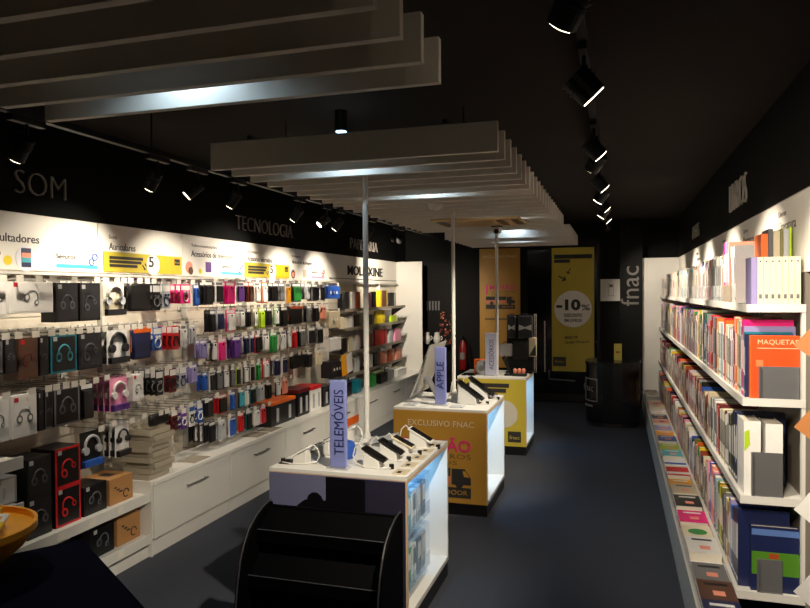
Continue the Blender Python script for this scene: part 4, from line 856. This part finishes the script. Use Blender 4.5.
def rest(j, y, ye, zs, hr, seed, lab):
    """the far remainder of a shelf, too many and too small to tell apart"""
    r = random.Random(seed); b = MB(); zs += LIFT
    while y < ye - .05:
        th = r.choice((.014, .018, .022, .028, .034)); h = r.uniform(*hr); dp = min(.205, h * .68); c = cmat(r.choice(PAL))
        X0 = SXF[j] + .015; b.box(X0, X0 + .003, y, y + th, zs, zs + h, c); b.box(X0 + .003, X0 + dp, y, y + .0025, zs, zs + h, c); b.box(X0 + .003, X0 + dp, y + th - .0025, y + th, zs, zs + h, c)
        b.box(X0 + .0035, X0 + dp - .004, y + .0025, y + th - .0025, zs + .003, zs + h - .004, M_PAPER)
        b.box(X0 - .0005, X0, y + th * .3, y + th * .7, zs + h * .4, zs + h * .8, cmat(r.choice(('white', 'black', 'navy', 'cream'))))
        y += th + .001
    return tag(b.build('books'), lab, 'books', None, 'stuff')
E2 = YB_[0] + .03
# second shelf
first2 = [('navy', .014, .29, .2), ('teal', .012, .30, .2), ('lilac', .03, .325, .215), ('magenta', .03, .355, .215), ('turquoise', .016, .32, .2), ('white', .03, .34, .2), ('beige', .03, .345, .2), ('cream', .04, .35, .2), ('amber', .012, .33, .19), ('orange', .05, .35, .2), ('cream', .02, .36, .2),
          ('red', .03, .36, .21), ('purple', .022, .31, .19), ('white', .03, .3, .18), ('magenta', .012, .30, .18), ('white', .035, .29, .18), ('silver', .03, .30, .18), ('black', .012, .30, .18), ('white', .03, .30, .18), ('cream', .03, .31, .18), ('rust', .016, .30, .18), ('cream', .03, .31, .2), ('orange', .022, .33, .2), ('red', .04, .34, .21),
          ('white', .04, .31, .2), ('turquoise', .016, .30, .2), ('silver', .05, .31, .2), ('turquoise', .016, .31, .2), ('white', .05, .31, .2), ('cream', .03, .31, .2), ('olive', .016, .30, .2), ('cream', .03, .31, .2), ('orange', .04, .33, .2), ('brown', .03, .33, .2), ('grey', .07, .33, .22), ('silver', .05, .33, .22), ('navy', .03, .33, .22), ('red', .05, .34, .22)]
# the orange-red book facing the aisle end, with its grey bookend
t = thing('book', (.69, E2, 1.106), 'orange red MAQUETAS book facing the camera at near end of second shelf', 'book', BG)
MB().box(.582, .585, E2 + .002, E2 + .036, 1.106, 1.392, cmat('orange')).box(.585, .783, E2 + .002, E2 + .005, 1.106, 1.392, mat('cover_vermilion', (226, 78, 30), .35)).box(.585, .783, E2 + .033, E2 + .036, 1.106, 1.392, cmat('orange')).build('cover', t)
MB().box(.5855, .780, E2 + .005, E2 + .033, 1.108, 1.389, M_PAPER).build('page_block', t)
text('title_lettering', 'MAQUETAS', (.613, E2 + .002, 1.349), X, Z, .026, mat('title_peach', (250, 190, 150), .5), t, width=.165, depth=.0006)
MB().box(.61, .78, E2 + .001, E2 + .002, 1.334, 1.337, mat('title_peach', (250, 190, 150), .5)).box(.605, .635, E2 + .001, E2 + .002, 1.252, 1.282, mat('cover_light', (240, 120, 70), .5)).build('cover_marks', t)
def bookend(j, x0, x1, h, y):
    z = SHZ[j] + .0005; x1 = min(x1, .782)
    t = thing('bookend', ((x0 + x1) / 2, y, z), f"grey metal bookend at the near end of the {SN[j]} right shelf", 'bookend', 'grey metal bookends')
    MB().box(x0, x1, y - .003, y, z, z + h, M_STEEL).build('upright_plate', t, .001)
    MB().box(x0, x1, y - .028, y - .003, z, z + .002, M_STEEL).build('foot_plate', t)
    MB().box(x0, x0 + .006, y - .016, y - .003, z + .002, z + h, M_STEEL).build('side_flange', t)
bookend(1, .615, .795, .148, E2)
y = E2 + .04
ye = shelf_books(1, y, first2, 70, SHZ[1], (.25, .36), 21)
rest(1, ye + .002, 10.0, SHZ[1], (.25, .35), 22, 'far remainder of the mixed books on the second right shelf')
# third shelf
E3 = YB_[0] + .03
for k, (x0, x1, h) in enumerate(((.556, .626, .34), (.647, .716, .33))):
    z3 = SHZ[2] + LIFT
    o = MB().box(x0, x1, E3 + .002, E3 + .005, z3, z3 + h, cmat('white')).box(x0, x0 + .003, E3 + .005, E3 + .18, z3, z3 + h, cmat('white')).box(x1 - .003, x1, E3 + .005, E3 + .18, z3, z3 + h, cmat('white')).build('book')
    tag(o, ['thick white volume with lime mark, left of two on the third right shelf', 'thick white volume, right of the two at near end of third right shelf'][k], 'book', BG)
    MB().box(x0 + .003, x1 - .003, E3 + .005, E3 + .178, z3 + .002, z3 + h - .004, M_PAPER).build('page_block', o)
    if not k: MB().prism([(x0 + .002, E3 + .002, z3 + .20), (x0 + .026, E3 + .002, z3 + .23), (x0 + .022, E3 + .002, z3 + .30), (x0 + .002, E3 + .002, z3 + .29)], -Y * .0006, cmat('lime')).build('cover_mark', o)
first3 = [('navy', .03, .35, .21), ('charcoal', .02, .28, .2), ('navy', .05, .34, .21), ('black', .022, .33, .21), ('charcoal', .03, .32, .2), ('black', .03, .31, .2), ('olive', .03, .30, .2), ('charcoal', .04, .30, .2), ('silver', .03, .30, .2), ('cream', .02, .30, .18), ('white', .04, .28, .19), ('white', .03, .27, .18), ('brown', .02, .29, .18), ('cream', .05, .28, .19), ('cream', .03, .28, .19), ('beige', .05, .28, .19),
          ('white', .04, .27, .19), ('teal', .012, .27, .2), ('maroon', .03, .28, .19), ('red', .03, .27, .18), ('salmon', .03, .27, .18), ('maroon', .04, .28, .18), ('white', .06, .28, .19), ('silver', .05, .29, .2), ('charcoal', .02, .29, .2), ('white', .05, .28, .19), ('grey', .06, .28, .2), ('cream', .05, .27, .2)]
ye = shelf_books(2, E3 + .19, first3, 70, SHZ[2], (.22, .31), 31)
bookend(2, .585, .716, .20, E3)
rest(2, ye + .002, 10.0, SHZ[2], (.22, .31), 32, 'far remainder of the mixed books on the third right shelf')
# bottom shelf
E4 = YB_[0] + .035; z4 = SHZ[3] + LIFT
t = thing('book', (.7, E4, z4), 'large blue and green atlas facing the camera on the bottom right shelf', 'book', BG)
MB().box(.585, .589, E4 - .002, E4 + .03, z4, .52, cmat('navy')).box(.589, .783, E4 - .002, E4 + .001, z4, .52, cmat('navy')).box(.589, .783, E4 + .027, E4 + .03, z4, .52, cmat('navy')).build('cover', t)
MB().box(.5895, .780, E4 + .001, E4 + .027, z4 + .002, .516, M_PAPER).build('page_block', t)
MB().box(.589, .783, E4 - .003, E4 - .002, .30, .405, mat('cover_green', (76, 128, 34), .4)).build('green_band', t)
MB().box(.589, .783, E4 - .003, E4 - .002, .48, .508, mat('cover_sky', (86, 116, 176), .4)).build('sky_band', t)
MB().box(.66, .70, E4 - .0035, E4 - .003, .375, .40, cmat('rust')).build('cover_picture', t)
bookend(3, .61, .715, .15, E4 - .005)
first4 = [('navy', .02, .36, .22), ('navy', .03, .35, .22), ('black', .012, .34, .21), ('navy', .03, .34, .22), ('black', .02, .33, .21), ('navy', .02, .33, .21), ('black', .012, .32, .2), ('blue', .03, .32, .21), ('blue', .012, .32, .2), ('turquoise', .012, .31, .2), ('lilac', .06, .34, .22), ('amber', .016, .3, .19), ('charcoal', .02, .3, .19), ('yellow', .03, .31, .19), ('white', .03, .31, .2), ('grey', .03, .33, .2),
          ('silver', .04, .30, .19), ('maroon', .03, .29, .19), ('charcoal', .02, .29, .19), ('olive', .05, .32, .19), ('lime', .03, .31, .19), ('amber', .02, .31, .19), ('olive', .05, .32, .19), ('green', .03, .31, .19), ('white', .04, .30, .19), ('turquoise', .03, .30, .18), ('silver', .05, .31, .2), ('navy', .03, .31, .2), ('pink', .04, .32, .2), ('salmon', .07, .34, .21), ('lilac', .03, .33, .21), ('blue', .04, .34, .21)]
ye = shelf_books(3, E4 + .034, first4, 66, SHZ[3], (.22, .32), 41)
rest(3, ye + .002, 10.0, SHZ[3], (.22, .31), 42, 'far remainder of the mixed books on the bottom right shelf')
# top shelf: a row of pale volumes whose spines face the camera end, taller volumes behind
cl = ['lilac'] + ['cream'] * 7
zt = SHZ[0] + LIFT
for k, c in enumerate(cl):
    x0 = .583 + k * .0252
    o = MB().box(x0, x0 + .0236, 3.455, 3.457, zt, zt + .218, cmat(c)).box(x0, x0 + .002, 3.457, 3.60, zt, zt + .218, cmat(c)).box(x0 + .0216, x0 + .0236, 3.457, 3.60, zt, zt + .218, cmat(c)).build('book')
    tag(o, ('lilac slim volume at the left end of pale row on top right shelf' if k == 0 else f"cream volume with dot on its spine on top right shelf, {ordn(k)} right of lilac one"), 'book', BG)
    MB().box(x0 + .002, x0 + .0216, 3.457, 3.597, zt + .002, zt + .215, M_PAPER).build('page_block', o)
    if k:
        MB().disc((x0 + .012, 3.455, zt + .198), X, Z, .004, -Y * .0006, M_NAVYTXT, 10).build('spine_dot', o)
        MB().box(x0 + .006, x0 + .018, 3.4545, 3.455, zt + .03, zt + .05, cmat('grey')).build('spine_mark', o)
for k, (u0, u1, v, c) in enumerate(((761, 768, 234, 'orange'), (768.5, 773, 229, 'smoke'), (773.5, 780, 231, 'beige'), (780.5, 783, 229, 'olive'), (783.5, 789, 229, 'silver'), (789.5, 795, 227, 'lime'))):
    a, b_ = at(u0, v, y=3.63), at(u1, v, y=3.63); b_.x = min(b_.x, .783)
    h = a.z - zt
    o = MB().box(a.x, b_.x, 3.63, 3.632, zt, zt + h, cmat(c)).box(a.x, a.x + .002, 3.632, 3.79, zt, zt + h, cmat(c)).box(b_.x - .002, b_.x, 3.632, 3.79, zt, zt + h, cmat(c)).build('book')
    cn = {'smoke': 'dark grey', 'silver': 'light grey'}.get(c, c)
    tag(o, f"tall {cn} volume behind the cream row on top right shelf, {ordn(k + 1)} from left", 'book', BG)
    MB().box(a.x + .002, b_.x - .002, 3.632, 3.788, zt + .002, zt + h - .003, M_PAPER).build('page_block', o)
zt = SHZ[0]; y = 3.82
y = 3.86
book(y, .03, .30, .2, 'silver', zt, 'grey leaning wide volume on the top right shelf', lean=.14); y += .12
book(y, .02, .30, .2, 'white', zt, 'white leaning volume beside the grey leaning one on top right shelf', lean=.12); y += .10
for k, (c, th, h) in enumerate((('salmon', .03, .33), ('pink', .016, .33), ('white', .05, .27), ('lilac', .05, .335), ('magenta', .05, .335), ('orange', .04, .27))):
    i = KN.get((0, c), 0) + 1; KN[(0, c)] = i
    book(y, th, h, .2, c, zt, f"{size(h, th)} {c} book on the top right shelf, {ordn(i)} {c} one from the near end"); y += th + .0012
first1b = [('white', .04, .25, .18), ('green', .03, .26, .18), ('white', .05, .27, .18), ('black', .012, .27, .18), ('silver', .05, .26, .18), ('cream', .04, .27, .18), ('white', .05, .27, .18), ('navy', .02, .27, .18), ('turquoise', .02, .26, .18), ('silver', .05, .26, .18), ('white', .05, .28, .18), ('grey', .03, .27, .18), ('cream', .05, .26, .18), ('salmon', .07, .27, .18), ('pink', .04, .26, .18)]
PAL0 = PAL; PAL = ['white', 'cream', 'silver', 'white', 'beige', 'grey', 'cream', 'lilac', 'navy', 'white', 'salmon', 'turquoise']
ye = shelf_books(0, y + .01, first1b, 44, zt, (.2, .28), 51)
rest(0, ye + .002, 10.0, zt, (.2, .27), 52, 'far remainder of the pale books on the top right shelf')
PAL = PAL0
# clear boxes along the front of the top shelf
yy = 3.98
for k in range(9):
    y1 = yy + .30
    t = thing('acrylic_riser', (.56, (yy + y1) / 2, zt), f"low clear acrylic screen along top right shelf, {ordn(k + 1)} from the near end", 'screen', 'acrylic screens on the top shelf')
    MB().box(.571, .574, yy, y1 - .01, zt + .001, zt + .10, M_CLOUDY if k < 1 else M_CLEAR).build('front_sheet', t)
    MB().box(.5742, .579, yy, yy + .003, zt + .001, zt + .10, M_CLEAR).build('side_sheet', t)
    yy = y1 + .02
# face-up books on the ledge
LY = [(3.02, 'navy', 'dark blue', .03), (3.26, 'brown', 'glossy brown', .03), (3.50, 'grey', 'dark grey', .02), (3.78, 'white', 'white', .05), (4.05, 'cream', 'cream green oval', .03), (4.30, 'magenta', 'bright pink', .04), (4.58, 'charcoal', 'charcoal', .05), (4.83, 'beige', 'beige', .06), (5.07, 'amber', 'amber', .03), (5.33, 'red', 'red and white', .05), (5.62, 'white', 'white with blue band', .05), (5.90, 'turquoise', 'turquoise', .06),
      (6.2, 'lime', 'lime', .04), (6.48, 'blue', 'blue', .06), (6.75, 'amber', 'amber topped', .05), (7.03, 'lilac', 'lilac', .05), (7.35, 'salmon', 'salmon', .06), (7.65, 'navy', 'navy', .05), (7.95, 'white', 'white', .05), (8.25, 'beige', 'beige', .06), (8.6, 'salmon', 'salmon', .05), (8.95, 'silver', 'silver', .05), (9.3, 'cream', 'cream', .05), (9.62, 'grey', 'grey', .05)]
seen = {}
for k, (y0, c, cn, th) in enumerate(LY):
    L = .22 if k % 3 else .24
    b = MB().box(.35, .505, y0, y0 + L, .216, .218, cmat(c)).box(.35, .505, y0, y0 + L, .216 + th - .003, .216 + th, cmat(c)).box(.502, .505, y0, y0 + L, .218, .216 + th - .003, cmat(c))
    o = b.build('book')
    tag(o, f"{cn} book lying on the low ledge, {ordn(k + 1)} from the near end", 'book', 'face-up books on the low ledge')
    MB().box(.353, .502, y0 + .003, y0 + L - .003, .218, .216 + th - .003, M_PAPER).build('page_block', o)
    zt_ = .216 + th
    p = MB()
    if 'oval' in cn:
        p.prism([Vector((.43 + .05 * math.cos(a * .349), y0 + .11 + .05 * math.sin(a * .349), zt_)) for a in range(18)], Z * .0006, cmat('green'))
    elif 'band' in cn or 'and white' in cn: p.box(.35, .505, y0 + .03, y0 + .09, zt_, zt_ + .0006, cmat('blue' if 'blue' in cn else 'white'))
    else:
        ac = cmat(ACC.get(c, 'charcoal' if c in ('white', 'cream', 'silver', 'beige') else 'white')); p.box(.38, .48, y0 + L - .06, y0 + L - .035, zt_, zt_ + .0006, ac); MB().box(.41, .46, y0 + .05, y0 + .10, zt_, zt_ + .0006, cmat('salmon' if c != 'salmon' else 'navy')).build('cover_picture', o)
    p.build('cover_print', o)

# ------------------------------------------------------------------ leaflet stand at the right picture edge
t = thing('leaflet_stand', (.68, 2.42, 0), 'slim black stand with tilted leaflets at the right picture edge', 'stand')
MB().cyl((.70, 2.42, .02), (.70, 2.42, 1.50), .014, M_BLACKM, 10).build('post', t)
MB().lathe((.70, 2.42, 0), [(.11, 0), (.11, .012), (.03, .025), (.015, .03)], M_BLACKM).build('base', t)
for k, (z, c) in enumerate(((1.40, 'amber'), (1.145, 'amber'), (.885, 'white'), (.625, 'white'))):
    MB().box(.60, .69, 2.415, 2.425, z - .01, z, M_BLACKM).build('holder_arm', t)
    o = MB().obox((.625, 2.40, z + .03), Vector((.055, -.02, -.045)), Vector((.04, 0, .05)), Vector((0, .002, 0)), mat('leaflet_orange', (170, 104, 40), .6) if c == 'amber' else cmat('white')).build('leaflet', None)
    tag(o, f"{'orange brown' if c == 'amber' else 'white'} tilted leaflet at the right picture edge, {['topmost', 'second from top', 'third from top', 'lowest'][k]}", 'leaflet', 'tilted leaflets on the stand')
    MB().obox((.615, 2.3955, z + .03), Vector((.018, -.006, -.015)), Vector((.013, 0, .017)), Vector((0, .0008, 0)), cmat('yellow' if c == 'amber' else 'silver')).build('printed_mark', o)

# ------------------------------------------------------------------ back of the shop
def atb(px, py, y=10.19): return at(px, py, y=y)
def poster(px0, px1, py0, py1, m_, name, label, y=10.15):
    a, b_ = at(px0, py1, y=y), at(px1, py0, y=y)
    t = thing(name, ((a.x + b_.x) / 2, y, a.z), label, 'poster')
    MB().box(a.x, b_.x, y, y + .006, a.z, b_.z, m_).build('poster_sheet', t)
    return t, a, b_
# door leaf of dark glass
a, b_ = at(528, 384, y=10.18), at(600, 245, y=10.18)
d = struct(thing('door_1', ((a.x + b_.x) / 2, 10.17, 0), None, None))
MB().box(a.x, b_.x, 10.165, 10.185, .02, 2.35, mat('dark_glass', (8, 9, 13), .12)).build('glass_panel', d)
b = MB()
for (x0, x1, z0, z1) in ((a.x, b_.x, .02, .12), (a.x, b_.x, 2.25, 2.35), (b_.x - .04, b_.x, .12, 2.25)): b.box(x0, x1, 10.16, 10.19, z0, z1, M_BLACKM)
b.build('door_frame', d)
h0, h1 = at(545, 372, y=10.1), at(545, 321, y=10.1)
MB().cyl((h0.x, 10.12, h0.z), (h0.x, 10.12, h1.z), .016, M_CHROME, 10).cyl((h0.x, 10.12, h0.z + .05), (h0.x, 10.165, h0.z + .05), .01, M_CHROME, 8).cyl((h0.x, 10.12, h1.z - .05), (h0.x, 10.165, h1.z - .05), .01, M_CHROME, 8).build('door_handle', d)
r0, r1 = at(549, 377, y=10.1), at(575, 384, y=10.1)
MB().tube([(r0.x, 10.13, r0.z + .1), (r0.x, 10.13, r0.z - .03), (r1.x, 10.13, r0.z - .05)], .012, M_STEEL, 8).build('lower_rail', d)
P1, a, b_ = poster(552, 594, 247, 371, M_YELL, 'discount_poster', 'yellow poster with white circle reading -10% on the back door')
t = P1; yp = 10.149
c = at(573, 309, y=10.15); R_ = .262
MB().disc((c.x, 10.15, c.z), X, Z, R_, -Y * .001, mat('disc_white', (240, 236, 228), .5), 36).build('price_disc', t)
text('price_lettering', '-10', (c.x - .235, yp, c.z - .02), X, Z, .16, M_DARKTXT, t, width=.34, thin=.045, depth=.001)
text('percent_lettering', '%', (c.x + .115, yp, c.z - .02), X, Z, .085, M_DARKTXT, t, width=.12, thin=.015, depth=.001)
text('small_lettering', 'DESCONTO', (c.x, yp, c.z - .115), X, Z, .05, M_DARKTXT, t, width=.25, align='C', depth=.001, thin=.03)
text('small_lettering', 'EM LIVROS', (c.x, yp, c.z - .185), X, Z, .045, M_DARKTXT, t, width=.24, align='C', depth=.001, thin=.03)
q = at(565, 339, y=10.15)
text('slanted_lettering', 'MAIS DE', (q.x, yp, q.z), (X + Z * .06).normalized(), (Z - X * .06).normalized(), .038, M_DARKTXT, t, width=.18, depth=.001, thin=.03)
text('slanted_lettering', '75.000 TÍTULOS', (q.x, yp, q.z - .07), (X + Z * .06).normalized(), (Z - X * .06).normalized(), .038, M_DARKTXT, t, width=.34, depth=.001, thin=.03)
b = MB()
for (u0, v0, u1, v1) in ((554, 259, 592, 254), (554, 263, 570, 259.3)):
    c0, c1 = at(u0, v0, y=10.15), at(u1, v1, y=10.15); b.box(c0.x, c1.x, yp, 10.15, c0.z, c1.z, M_DARKTXT)
b.build('text_bars', t)
b = MB()
for (u, v, s) in ((562, 278, .11), (569, 271, .08)):
    c0 = at(u, v, y=10.15)
    D1 = (X - Z * .6).normalized() if s > .1 else (-X * .5 - Z).normalized()
    D2 = Vector((D1.z, 0, -D1.x)); o = Vector((c0.x, yp, c0.z))
    b.obox(o, D1 * s * .5, D2 * s * .08, Y * .001, M_DARKTXT)
    for sg in (1, -1): b.obox(o + D1 * s * .5 - (D1 - D2 * sg).normalized() * s * .2, (D1 - D2 * sg).normalized() * s * .25, (D1 + D2 * sg).normalized() * s * .08, Y * .001, M_DARKTXT)
b.build('arrow_marks', t)
c0, c1 = at(553, 366, y=10.15), at(566, 357, y=10.15)
lg = MB().box(c0.x, c1.x, yp, 10.15, c0.z, c1.z, M_DARKTXT).build('logo_square', t)
text('logo_lettering', 'fnac', ((c0.x + c1.x) / 2, yp, c0.z + .05), X, Z, .04, M_YELL, lg, width=.13, align='C', depth=.001)
P2, a, b_ = poster(480, 520, 248, 367, M_GOLD, 'gold_poster', 'gold poster reading 1 MILHÃO on the back wall behind the third pole')
q = at(515, 309, y=10.15); million(10.149, q.x, q.z, .43, P2)
q0, q1 = at(483, 258, y=10.15), at(517, 258, y=10.15); text('heading_lettering', 'EXCLUSIVO FNAC', (q0.x, 10.149, q0.z), X, Z, .035, mat('pale_gold_lettering', (214, 196, 160), .6), P2, width=q1.x - q0.x, depth=.001)
q0, q1 = at(485, 320, y=10.15), at(515, 319, y=10.15); MB().box(q0.x, q1.x, 10.148, 10.15, q0.z, q1.z + .012, mat('olive_lettering', (112, 84, 34), .6)).build('text_bars', P2)
P3, a, b_ = poster(600.5, 621, 279, 301, mat('sheet_white', (226, 222, 214), .6), 'notice_sheet', 'white square notice with small drawing beside the fnac lettering')
q = (a + b_) / 2
MB().box(q.x - .03, q.x + .05, 10.149, 10.15, q.z - .08, q.z - .075, M_TXT).box(q.x - .03, q.x - .025, 10.149, 10.15, q.z - .08, q.z + .1, M_TXT).box(q.x + .035, q.x + .04, 10.149, 10.15, q.z - .08, q.z + .1, M_TXT).box(q.x - .02, q.x + .03, 10.149, 10.15, q.z + .04, q.z + .08, M_STEEL).build('drawing', P3)
MB().box(a.x - .03, a.x - .025, 10.15, 10.155, a.z, b_.z, M_BLACKM).build('side_clip', P3)
# black pier with vertical fnac lettering
a, b_ = at(620, 300, y=9.95), at(642.5, 300, y=9.95)
struct(MB().box(a.x, .334, 9.95, YB, 0, HC, mat('pier_black', (6, 6, 7), .6, spec=.2)).build('pillar'))
t = thing('pillar_lettering', ((a.x + b_.x) / 2, 9.95, 1.35), 'grey vertical fnac lettering on the black pier', 'sign')
q0, q1 = at(639, 306, y=9.95), at(639, 266, y=9.95)
text('lettering', 'fnac', (q0.x, 9.95, q0.z), Z, -X, .24, mat('pier_lettering', (104, 100, 97), .5), t, width=q1.z - q0.z, depth=.008)
# black rounded counter
cx_, cy_ = -.05, 8.72
t = thing('round_counter', (cx_, cy_, 0), 'black rounded counter with framed fnac mark in front of the back wall', 'counter')
n = 28; rx, ry = .315, .34
outl = [Vector((cx_ + rx * math.copysign(abs(math.cos(k * 2 * math.pi / n)) ** .7, math.cos(k * 2 * math.pi / n)), cy_ + ry * math.copysign(abs(math.sin(k * 2 * math.pi / n)) ** .7, math.sin(k * 2 * math.pi / n)), 0)) for k in range(n)]
cv = Vector((cx_, cy_, 0))
MB().prism([p + Z * .05 for p in outl], Z * .68, M_GLOSSBLACK).build('counter_body', t)
MB().prism([cv + (p - cv) * 1.03 + Z * .73 for p in outl], Z * .03, M_GLOSSBLACK).build('counter_top', t, .004)
MB().prism([cv + (p - cv) * .94 for p in outl], Z * .05, M_BLACKP).build('plinth', t)
# framed mark curved round the front-left corner
b = MB(); fr_ = mat('frame_grey', (120, 120, 124), .5)
i0 = 15; seg_ = [cv + (outl[k] - cv) * 1.006 for k in range(i0, i0 + 5)]
for zz in (.30, .56): b.tube([p + Z * zz for p in seg_], .007, fr_, 5)
for p in (seg_[0], seg_[-1]): b.tube([p + Z * .30, p + Z * .56], .007, fr_, 5)
b.build('mark_frame', t)
dv = (seg_[-1] - seg_[0]).normalized(); mid = seg_[2] + Vector((dv.y, -dv.x, 0)) * .012
text('mark_lettering', 'fnac', mid + Z * .42, dv, Z, .08, fr_, t, width=.20, align='C', depth=.002)
MB().tube([p + Z * .24 for p in seg_[:4]], .012, fr_, 5).build('mark_underline', t)
q = at(614, 362, y=8.75)
t = thing('leaflet_display', (.01, 8.72, .76), 'small yellow leaflet standing on the black rounded counter', 'leaflet')
MB().obox((.01, 8.735, .86), X * .045, Z * .1 + Y * .02, Y * .002, M_YELL).build('leaflet_sheet', t)
MB().box(-.03, .05, 8.70, 8.79, .76, .765, M_CLEAR).build('foot', t)
MB().obox((.01, 8.731, .86), X * .025, Z * .012, Y * .001, cmat('rust')).build('printed_mark', t)
# dark advertising panel and extinguisher left of the gold poster
a, b_ = at(424, 372, y=10.15), at(453, 262, y=10.15)
t = thing('hanging_sign_board', ((a.x + b_.x) / 2, 10.15, a.z), 'dark advertising panel with reddish pattern beyond the white end panel', 'panel')
MB().box(a.x, b_.x, 10.15, 10.19, a.z, b_.z, mat('panel_black', (6, 6, 7), .6, spec=.2)).build('panel_board', t)
rr = random.Random(11); b = MB()
for k in range(60):
    q = at(440 + rr.random() * 12, 312 + rr.random() * 32, y=10.15); b.disc((q.x, 10.15, q.z), X, Z, .006 + .012 * rr.random(), -Y * (.0008 + .0001 * k), cmat(rr.choice(('rust', 'maroon', 'brown', 'rust', 'salmon'))), 8)
b.build('reddish_pattern', t)
b = MB()
for k in range(5): q = at(426 + 3 * k, 305, y=10.15); b.box(q.x, q.x + .025, 10.148, 10.15, q.z - .08, q.z + .06, M_STEEL)
b.build('grey_stripes', t)
t = thing('wall_ledge', (-2.62, 10.05, .78), 'small black wall ledge in front of the dark panel', 'ledge')
MB().box(-2.74, -2.40, 10.0, 10.148, .80, .82, M_BLACKP).build('ledge_board', t)
MB().box(-2.60, -2.56, 10.1, 10.148, .72, .80, M_BLACKP).build('bracket', t)
for k, px in enumerate((427, 437)):
    q = at(px, 340, y=10.06)
    t = thing('white_ornament', (q.x, 10.06, .82), f"small white ornament on the black ledge at the back, {['left', 'right'][k]} one", 'ornament', 'white ornaments on the ledge')
    MB().lathe((q.x, 10.06, .82), [(.03, 0), (.05, .04), (.055, .09), (.035, .14), (.04, .17), (.01, .18)], M_WHITE).build('ornament_body', t, 0, True)
    MB().tube(arc((q.x + .05, 10.06, .91), .03, -1.3, 1.3, 6, X, Z), .008, M_WHITE, 6).build('ornament_handle', t)
t = thing('wall_mounted_fire_extinguisher', (-2.2, 10.08, .42), 'red fire extinguisher on the dark back wall left of gold poster', 'fire extinguisher')
MB().lathe((-2.2, 10.10, .44), [(.05, 0), (.06, .02), (.06, .33), (.045, .39), (.025, .44)], mat('extinguisher_red', (120, 14, 16), .4)).build('cylinder', t, 0, True)
MB().cyl((-2.2, 10.10, .88), (-2.2, 10.10, .93), .022, M_BLACKP, 10).box(-2.21, -2.19, 9.99, 10.11, .93, .945, M_BLACKP).build('valve_handle', t)
MB().tube([(-2.2, 10.09, .90), (-2.13, 10.06, .86), (-2.11, 10.05, .70), (-2.115, 10.05, .55)], .01, M_BLACKP, 6).build('hose', t)
MB().box(-2.26, -2.14, 10.175, YB - .0005, .6, .66, M_STEEL).build('wall_bracket', t)
MB().box(-2.235, -2.165, 10.036, 10.04, .6, .70, cmat('grey')).build('instruction_label', t)

# ------------------------------------------------------------------ light and exposure
w_ = bpy.data.worlds.new('world'); S.world = w_; w_.use_nodes = True
w_.node_tree.nodes['Background'].inputs['Color'].default_value = (.02, .02, .022, 1); w_.node_tree.nodes['Background'].inputs['Strength'].default_value = 1.
S.view_settings.view_transform = 'Standard'; S.view_settings.look = 'None'; S.view_settings.gamma = 1; S.view_settings.exposure = 0.; S.view_settings.use_curve_mapping = False
S.cycles.use_light_tree = True; S.cycles.max_bounces = 6; S.cycles.transparent_max_bounces = 16; S.cycles.use_denoising = True; S.cycles.caustics_reflective = False; S.cycles.caustics_refractive = False
S.cycles.sample_clamp_indirect = 4
for o in list(bpy.data.objects):
    if '_o' in o: del o['_o']
